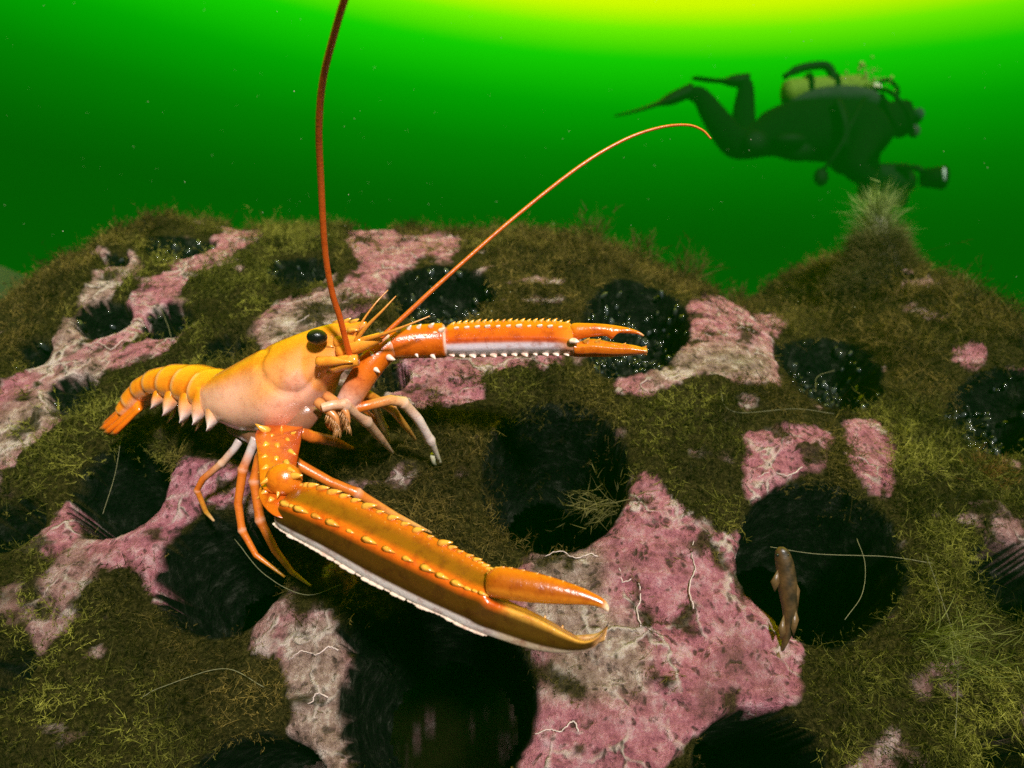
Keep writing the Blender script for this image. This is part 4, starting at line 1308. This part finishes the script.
for (x, y, d, dx, dy, sz) in [(398, 329, .398, 4, -6, .0032), (408, 326, .399, 4, -6, .0034), (418, 325, .400, 4, -6, .0032), (430, 324, .401, 5, -6, .0036), (413, 337, .397, 4, -1, .0026), (424, 336, .398, 4, -1, .0026), (434, 333, .399, 4, -1, .0024), (432, 358, .402, 4, 6, .0036), (416, 357, .400, 3, 6, .0026), (388, 360, .394, 8, 4, .0046), (375, 372, .393, 6, 5, .0036), (440, 328, .403, 5, -4, .0036), (372, 358, .392, -3, -5, .003)]:
    l, n = ray_on(ARM2, x, y + (3 if y < 330 else -3 if y > 350 else 0))
    if l: thorn(ARM2, l + Vector((0, .0008, 0)), Vector((dx, -4, -dy)), sz, (1, 0, 0), 1.0, white=True)
def st2(yt, ym, yb, x, d, th_=.011):
    t_, m_, k_ = P(x, yt, d + .004), P(x, ym, d - .006), P(x, yb, d + .002)
    return [t_, (t_ + m_) / 2 + Vector((0, -.0012, .0012)), m_, (m_ + k_) / 2 + Vector((0, -.0022, -.001)), k_, k_ + Vector((0, th_ * .7, .004)), t_ + Vector((0, th_ * .7, -.003))]
S2 = [st2(336, 340, 346, 443, .411, .004), st2(326, 340, 355, 447, .410), st2(323, 339, 357, 456, .409), st2(321.5, 338, 357, 480, .408), st2(320.5, 337.5, 356, 510, .406), st2(320.5, 337.5, 355.5, 540, .404), st2(321.5, 338.5, 355.5, 562, .402), st2(325, 341, 356, 572, .401, .010),
      st2(341, 347, 357, 576, .401, .008), st2(338.5, 346, 357, 592, .400, .007), st2(342, 348, 357, 612, .399, .006), st2(345.5, 349, 355.5, 632, .398, .004), st2(349, 350.5, 354, 643, .398, .003), st2(350.5, 351, 352.5, 647, .398, .001)]
def col2(t, k):
    fing = float(smooth(np.array(t), .52, .60))
    face = [(0.85, .30, .012), (0.78, .20, .01), (0.66, .13, .012), LIL, (0.88, .87, .86), (0.8, .7, .6), (0.7, .3, .03)]
    ff = [(0.88, .44, .03), (0.86, .36, .02), (0.84, .28, .014), (0.82, .24, .012), (0.80, .26, .015), (0.8, .3, .03), (0.7, .3, .03)]
    i = int(k) % 7; u = k - int(k)
    if i == 2: u = float(smooth(np.array(u), .25, .6))
    c = mix(mix(face[i], face[(i + 1) % 7], u), mix(ff[i], ff[(i + 1) % 7], u), fing)
    c = mix(c, (0.85, .34, .03), float(smooth(np.array(t), .42, .50)) * (1 - fing) * .7)
    return mix(c, (0.9, .55, .15), float(smooth(np.array(t), .92, .98)))
cl2 = MB(); claw_loft(cl2, S2, col2, 6)
CLAW2 = part('claw', cl2, M_CLAW); CLAW2['label'] = 'slender far claw, orange above and pearly white below'
def lerp2(x, k):
    for i in range(1, 7):
        xa = 512 + S2[i][k].x / S2[i][k].y * F; xb = 512 + S2[i + 1][k].x / S2[i + 1][k].y * F
        if xa <= x <= xb: return S2[i][k].lerp(S2[i + 1][k], (x - xa) / max(xb - xa, 1e-6))
    return S2[6][k]
for x in np.linspace(452, 566, 19): thorn(CLAW2, lerp2(x, 0) - Vector((0, .001, .0008)), Vector((.7, -.2, 1)), .0028 * random.uniform(.8, 1.2), (1, 0, 0), 1.4)
for x in np.linspace(456, 560, 11): thorn(CLAW2, lerp2(x, 1) + Vector((0, .0006, 0)), Vector((.6, -1, .5)), .0026 * random.uniform(.7, 1.2), (1, 0, 0), 1.5, True)
for x in np.linspace(452, 566, 12): thorn(CLAW2, lerp2(x, 4) + Vector((0, -.0012, .0012)), Vector((.3, -1, -.6)), .0032 * random.uniform(.8, 1.2), (1, 0, 0), 1.5, True)
thorn(CLAW2, P(573, 341, .395), Vector((.6, -1, -.2)), .0044, (1, 0, 0), 1.6, True)
for x, y in [(586, 342), (597, 342.5), (622, 347)]: thorn(CLAW2, P(x, y, .3965), Vector((.3, -.9, .6)), .0040, (1, 0, 0), 1.4)
dac = MB()
du = spline([(569, 326, .403), (574, 323, .402), (585, 323, .401), (605, 324, .400), (625, 327, .399), (638, 331, .398), (644, 335, .398)], 34)
dl = spline([(569, 338, .403), (574, 341, .402), (585, 338, .401), (604, 336, .400), (612, 339, .3995), (618, 333.5, .399), (636, 334, .398), (643, 336.5, .398)], 34)
rings, cols = [], []
for i in range(34):
    a_, b_ = P(*du[i]), P(*dl[i]); c = (a_ + b_) / 2; h = (a_ - b_) / 2; t = i / 33
    dv = Vector((0, 1, 0)) * max(.0010, min(.006, h.length * .8))
    rings.append([c + h * math.cos(2 * math.pi * k / 16) + dv * math.sin(2 * math.pi * k / 16) for k in range(16)])
    cols.append([mix((0.86, .32, .014), (0.74, .17, .010), .5 - .5 * math.cos(2 * math.pi * k / 16)) if t < .9 else (0.9, .62, .3) for k in range(16)])
dac.rings(rings, cols)
part('movable_finger', dac, M_CLAW, CLAW2)

# ------------------------------------------------------------------ goby at the hole's edge
fd = reef_depth(790, 600) - 0.022
gb = empty('goby', P(785, 600, fd))
m = MB()
spine_ = spline([(781, 547), (783, 556), (786, 572), (788, 592), (790, 612), (788, 632), (783, 648), (779, 655)], 40)
wid = np.interp(np.linspace(0, 1, 40), [0, .05, .18, .38, .6, .85, 1], [.0014, .0032, .0046, .0052, .0037, .0013, .0008])
rings, cols = [], []
for i, (x, y) in enumerate(spine_):
    c = P(x, y, fd + .004 * (i / 40)); t = i / 39
    ring, cl = [], []
    for k in range(16):
        a = 2 * math.pi * k / 16
        ring.append(c + Vector((math.cos(a) * wid[i] * 1.05, math.sin(a) * wid[i] * .8, .12 * math.cos(a) * wid[i])))
        base_c = mix((0.075, 0.040, 0.015), (0.020, 0.012, 0.006), .5 + .5 * math.sin(t * 40 + 2.5 * math.sin(a * 2 + t * 9)))
        base_c = mix(base_c, (0.14, 0.058, 0.02), max(0, -math.cos(a)) * .6)
        cl.append(base_c)
    rings.append(ring); cols.append(cl)
m.rings(rings, cols); 
def gpart(name, mb): 
    o = mb.build(name, M_FISH, gb); o.matrix_parent_inverse = Matrix.Translation(-gb.location); return o
gpart('body', m)
for nm, tri in [('tail_fin', [(779, 652), (772, 666), (776, 670), (783, 664)]), ('dorsal_fin', [(793, 575), (800, 590), (798, 608), (794, 600)]), ('dorsal_fin', [(795, 606), (799, 620), (794, 636), (791, 628)]), ('pectoral_fin', [(779, 568), (771, 582), (775, 592), (781, 580)]), ('anal_fin', [(784, 615), (779, 628), (781, 640), (786, 632)])]:
    m = MB()
    f_ = [P(x, y, fd - .0005) for x, y in tri]; b_ = [q + Vector((0, .0009, 0)) for q in f_]
    m.rings([f_, b_], [(0.12, 0.065, 0.025), (0.12, 0.065, 0.025)]); gpart(nm, m)
for sx in (-1, 1):
    m = MB(); m.blob(P(782.5 + sx * 5.2, 555, fd - .0014), .0010, (0.01, 0.01, 0.01), 10, 7); o = m.build('eye', M_EYE, gb); o.matrix_parent_inverse = Matrix.Translation(-gb.location)
tag(gb, 'small mottled brown goby hanging head up at the edge of the right hand hole', 'fish')

# ------------------------------------------------------------------ diver
DD = 5.2
pel = P(778, 128, DD)
DV = empty('person', pel)
tag(DV, 'diver in a dark drysuit swimming above the reef with a tank on the back', 'person')
SUIT = (0.0012, 0.002, 0.0012)
J = {  # name: pixel x, y, depth offset, radius x, radius y (metres)
 'pelvis': (780, 127, 0, .165, .15), 'belly': (812, 131, 0, .19, .19), 'chest': (846, 133, 0, .205, .215), 'neckb': (876, 126, 0, .15, .16), 'neck': (886, 120, 0, .085, .085), 'head0': (896, 119, 0, .095, .10), 'head1': (903, 119, 0, .108, .115), 'head2': (909, 119, 0, .09, .10),
 'hipN': (772, 134, -.11, .125, .125), 'kneeN': (738, 149, -.13, .085, .085), 'shinN': (718, 122, -.13, .078, .075), 'ankN': (698, 92, -.12, .055, .055), 'toeN': (686, 95, -.12, .05, .04),
 'hipF': (772, 126, .11, .12, .12), 'kneeF': (742, 139, .14, .082, .082), 'shinF': (744, 110, .14, .072, .07), 'ankF': (746, 84, .15, .052, .052), 'toeF': (738, 79, .15, .05, .04),
 'shN': (868, 134, -.20, .085, .085), 'elN': (851, 168, -.30, .062, .062), 'wrN': (873, 181, -.26, .045, .045), 'haN': (880, 183, -.22, .042, .05),
 'shF': (870, 130, .20, .08, .08), 'elF': (866, 172, .28, .06, .06), 'wrF': (878, 182, .22, .045, .045), 'haF': (884, 183, .18, .042, .05)}
E_ = [('pelvis', 'belly'), ('belly', 'chest'), ('chest', 'neckb'), ('neckb', 'neck'), ('neck', 'head0'), ('head0', 'head1'), ('head1', 'head2'),
      ('pelvis', 'hipN'), ('hipN', 'kneeN'), ('kneeN', 'shinN'), ('shinN', 'ankN'), ('ankN', 'toeN'), ('pelvis', 'hipF'), ('hipF', 'kneeF'), ('kneeF', 'shinF'), ('shinF', 'ankF'), ('ankF', 'toeF'),
      ('chest', 'shN'), ('shN', 'elN'), ('elN', 'wrN'), ('wrN', 'haN'), ('chest', 'shF'), ('shF', 'elF'), ('elF', 'wrF'), ('wrF', 'haF')]
names = list(J)
JS = {'head0': 1.3, 'head1': 1.28, 'head2': 1.25, 'neck': 1.5, 'neckb': 1.25, 'kneeN': 1.45, 'kneeF': 1.4, 'shinN': 1.3, 'hipN': 1.3, 'elN': 1.5, 'elF': 1.5, 'wrN': 1.35, 'wrF': 1.35, 'shN': 1.35, 'shF': 1.35, 'pelvis': 1.15, 'belly': 1.15, 'chest': 1.12}
me = bpy.data.meshes.new('body')
me.from_pydata([tuple(P(J[k][0], J[k][1], DD + J[k][2]) - pel) for k in names], [(names.index(a), names.index(b)) for a, b in E_], [])
bo = bpy.data.objects.new('body', me); COL.objects.link(bo); bo.location = pel
sk = bo.modifiers.new('skin', 'SKIN'); sk.use_smooth_shade = True
for i, k in enumerate(names):
    me.skin_vertices[0].data[i].radius = (J[k][3] * JS.get(k, 1.22), J[k][4] * JS.get(k, 1.22))
me.skin_vertices[0].data[0].use_root = True
ss = bo.modifiers.new('sub', 'SUBSURF'); ss.levels = 2; ss.render_levels = 2
dg = bpy.context.evaluated_depsgraph_get()
em = bpy.data.meshes.new_from_object(bo.evaluated_get(dg))
bpy.data.objects.remove(bo)
em.name = 'body'
set_col(em, np.tile(SUIT, (len(em.vertices), 1)))
em.materials.clear()
o = link('body', em, M_SUIT); o.parent = DV; o.location = (0, 0, 0)
def dpart(name, mb, mat=M_GEAR):
    o = mb.build(name, mat, DV); o.matrix_parent_inverse = Matrix.Translation(-pel); return o
BLK = (0.0012, 0.002, 0.0012)
# fingers closed on the camera grips
for wr, dz in (('haN', -.22), ('haF', .18)):
    m = MB()
    hx, hy = J[wr][0], J[wr][1]
    for k in range(4):
        z0 = P(hx + 3, hy - 5 + 3.4 * k, DD + dz)
        ln = (.075, .085, .08, .06)[k]
        m.tube([z0, z0 + Vector((ln * .5, -.01, 0)), z0 + Vector((ln * .8, .03, -.004)), z0 + Vector((ln * .55, .055, -.004))], [.014, .0135, .012, .009], SUIT, 8)
    z0 = P(hx - 1, hy - 8, DD + dz); m.tube([z0, z0 + Vector((.02, .03, .02)), z0 + Vector((.06, .045, .02))], [.016, .014, .010], SUIT, 8)
    dpart('fingers', m, M_SUIT)
# fins
for (a, tip, dz, sgn) in (((692, 90), (616, 112), -.12, 1), ((748, 80), (694, 74), .15, 1)):
    m = MB(); A, B = P(*a, DD + dz), P(*tip, DD + dz)
    tn_ = (B - A).normalized(); s_ = Vector((0, 1, 0)) * .8 + Vector((0, 0, .25)); s_ = (s_ - tn_ * s_.dot(tn_)).normalized(); n_ = tn_.cross(s_)
    rings = []
    for u in np.linspace(0, 1, 14):
        ww = np.interp(u, [0, .25, .45, .9, 1], [.055, .062, .10, .125, .10]); tk = np.interp(u, [0, .28, .45, 1], [.048, .045, .016, .006])
        c = A.lerp(B, u) + n_ * (0.03 * math.sin(u * 2.2))
        rings.append([c + s_ * math.cos(q) * ww + n_ * math.sin(q) * tk for q in np.linspace(0, 2 * math.pi, 17)[:-1]])
    m.rings(rings, [BLK] * 14)
    dpart('fin', m)
# tank with valve
m = MB()
tp = [(782, 93), (784, 93), (790, 92.5), (830, 90), (856, 88.5), (864, 88), (868, 88), (872, 88)]
m.tube([P(x, y, DD) for x, y in tp], [.03, .075, .092, .092, .092, .075, .035, .03], (0.10, 0.16, 0.02), 24)
tk_ = dpart('tank', m)
m = MB(); m.tube([P(870, 88, DD - .05), P(870, 88, DD + .05)], .02, (0.4, 0.4, 0.36), 10); m.blob(P(876, 88, DD), .035, (0.5, 0.5, 0.4), 12, 8); dpart('valve', m)
for x in (806, 832):
    m = MB(); m.tube([P(x, 90.5, DD) + Vector((0, math.cos(q) * .10, math.sin(q) * .10)) for q in np.linspace(0, 2 * math.pi, 25)], .012, BLK, 8, 2.0); dpart('tank_band', m)
# loop of the wing rising over the tank
m = MB(); m.tube([P(*q, DD - .05) for q in spline([(784, 77), (796, 70), (812, 66), (826, 66), (832, 74), (834, 92)], 20)], [.02] * 3 + [.03] * 14 + [.035] * 3, BLK, 10); dpart('wing_loop', m)
m = MB()
wp = spline([(788, 108), (810, 103), (840, 102), (866, 106), (876, 116)], 18)
m.tube([P(x, y, DD) for x, y in wp], [.10 + .10 * math.sin(math.pi * t) for t in np.linspace(0, 1, 18)], (0.02, 0.02, 0.022), 18, 0.45, (0, 0, 1)); dpart('buoyancy_jacket', m, M_SUIT)
# hoses, regulator, mask, gauge, reflective trim
m = MB(); m.tube([P(*q) for q in spline([(872, 88, DD - .08), (890, 92, DD - .22), (905, 108, DD - .24), (912, 128, DD - .10), (914, 131, DD)], 22)], .014, BLK, 8); dpart('hose', m)
m = MB(); m.tube([P(*q) for q in spline([(870, 88, DD - .08), (858, 110, DD - .26), (838, 150, DD - .30), (822, 172, DD - .26)], 22)], .014, BLK, 8); dpart('hose', m)
m = MB(); m.blob(P(914, 131, DD), (.04, .045, .045), (0.03, 0.03, 0.03), 14, 9); dpart('regulator', m)
m = MB(); m.blob(P(915, 117, DD), (.045, .095, .055), (0.02, 0.03, 0.03), 16, 10); dpart('mask', m)
m = MB(); m.blob(P(821, 177, DD - .26), (.05, .03, .062), BLK, 14, 9); dpart('gauge_console', m)
for (x0, y0, x1, y1, cc_, w) in [(804, 116, 820, 110, (0.8, 0.85, 0.7), .018), (806, 124, 820, 121, (0.5, 0.55, 0.45), .016), (852, 133, 864, 130, (0.75, 0.8, 0.72), .05)]:
    m = MB(); dz = DD - .185
    m.tube([P(x0, y0, dz), P((x0 + x1) / 2, (y0 + y1) / 2, dz - .01), P(x1, y1, dz)], [w * .7, w, w * .7], cc_, 10, .4, (0, 1, 0)); dpart('reflective_patch', m)

for nm, (x, y, dz), r3 in [('thigh_pocket', (756, 141, -.26), (.085, .03, .075)), ('chest_pouch', (846, 160, -.10), (.11, .10, .10)), ('spare_regulator', (858, 168, -.24), (.05, .04, .045)), ('weight_pocket', (800, 150, -.16), (.10, .05, .07)), ('light_canister', (790, 140, -.24), (.12, .05, .05))]:
    m = MB(); m.blob(P(x, y, DD + dz), r3, BLK, 14, 9); dpart(nm, m)
m = MB(); m.tube([P(*q) for q in spline([(872, 90, DD + .05), (886, 80, DD + .1), (898, 92, DD + .16), (886, 120, DD + .2), (862, 160, DD + .1)], 22)], .014, BLK, 8); dpart('hose', m)
m = MB(); m.tube([P(*q) for q in spline([(838, 100, DD - .25), (846, 122, DD - .29), (846, 148, DD - .26)], 12)], .022, BLK, 8, 2.0); dpart('shoulder_strap', m)

# exhaled bubbles and the camera rig
m = MB(); rs = random.Random(4)
for k in range(90):
    x = 870 + rs.gauss(0, 11); y = 80 + rs.gauss(0, 9) - (x - 870) * -.5
    m.blob(P(x, y, DD + rs.uniform(-.12, .12)), rs.uniform(.004, .013), (0.18, 0.24, 0.05), 8, 6)
o = m.build('bubbles', M_GEAR); tag(o, 'bright burst of exhaled bubbles above the diver\'s head', 'bubbles', kind='stuff')
cr = empty('camera_housing', P(884, 182, DD))
m = MB(); cc0 = P(884, 182, DD - .02)
bmv = [cc0 + Vector((sx * .075, sy * .16, sz * .07)) for sx in (-1, 1) for sy in (-1, 1) for sz in (-1, 1)]
rings = [[cc0 + Vector((x_, .17 * c_, .10 * s_)) for c_, s_ in [(math.copysign(abs(math.cos(q)) ** .4, math.cos(q)), math.copysign(abs(math.sin(q)) ** .4, math.sin(q))) for q in np.linspace(0, 2 * math.pi, 25)[:-1]]] for x_ in (-.11, -.10, .08, .09)]
m.rings(rings, [BLK] * 4); o = m.build('case', M_GEAR, cr); o.matrix_parent_inverse = Matrix.Translation(-cr.location)
m = MB(); m.tube([cc0 + Vector((.08, 0, 0)), cc0 + Vector((.15, 0, 0)), cc0 + Vector((.20, 0, 0))], [.085, .10, .06], BLK, 20); o = m.build('lens_port', M_GEAR, cr); o.matrix_parent_inverse = Matrix.Translation(-cr.location)
for sy in (-1, 1):
    m = MB(); m.tube([cc0 + Vector((0, sy * .16, .05)), cc0 + Vector((.10, sy * .24, .03)), cc0 + Vector((.18, sy * .25, -.03))], .02, BLK, 8); o = m.build('strobe_arm', M_GEAR, cr); o.matrix_parent_inverse = Matrix.Translation(-cr.location)
    m = MB(); s0 = cc0 + Vector((.20, sy * .25, -.04)); m.tube([s0 + Vector((-.06, 0, 0)), s0 + Vector((.05, 0, 0)), s0 + Vector((.07, 0, 0))], [.06, .075, .08], BLK, 14)
    if sy < 0: m.tube([s0 + Vector((.03, -.08, .04)), s0 + Vector((.03, -.08, -.04))], .010, (0.35, 0.45, 0.4), 8)
    o = m.build('strobe', M_GEAR, cr); o.matrix_parent_inverse = Matrix.Translation(-cr.location)
tag(cr, 'underwater camera with two strobe arms in the diver\'s hands', 'camera')

# drifting specks in the water
m = MB(); rs = random.Random(21)
for k in range(260):
    d = rs.uniform(0.35, 2.6)
    q = P(rs.uniform(-40, 1064), rs.uniform(-20, 330), d)
    l, n = hit(512 + (q.x / q.y) * F, 384 - (q.z - CAM.z) / q.y * F)
    if l is not None and l.y < q.y + .02: continue
    r0 = rs.uniform(.00018, .0005) * (0.5 + d * .6)
    m.blob(q, (r0, r0 * rs.uniform(.5, 1), r0 * rs.uniform(.6, 1.6)), (0.28, 0.30, 0.20), 5, 4)
o = m.build('drifting_specks', M_TUBE); tag(o, 'fine pale specks drifting in the green water', 'specks', kind='stuff')

# ------------------------------------------------------------------ green water
m, ns, ls = new_mat('green water')
out = node(ns, 'ShaderNodeOutputMaterial')
v = ns.new('ShaderNodeVolumePrincipled')
v.inputs['Color'].default_value = (0.0015, 0.105, 0.0015, 1)
v.inputs['Density'].default_value = 0.13
v.inputs['Absorption Color'].default_value = (0, 0, 0, 1)
ls.new(v.outputs[0], out.inputs['Volume'])
hz = bpy.data.meshes.new('haze')
lo, hi = Vector((-66, -26, -1.3)), Vector((66, 76, 3.55))
hv = [(x, y, z) for x in (lo.x, hi.x) for y in (lo.y, hi.y) for z in (lo.z, hi.z)]
hz.from_pydata(hv, [], [(0, 1, 3, 2), (4, 6, 7, 5), (0, 4, 5, 1), (2, 3, 7, 6), (0, 2, 6, 4), (1, 5, 7, 3)])
ho = link('haze', hz, m)
ho['kind'] = 'stuff'; ho['label'] = 'green turbid water filling the whole scene'
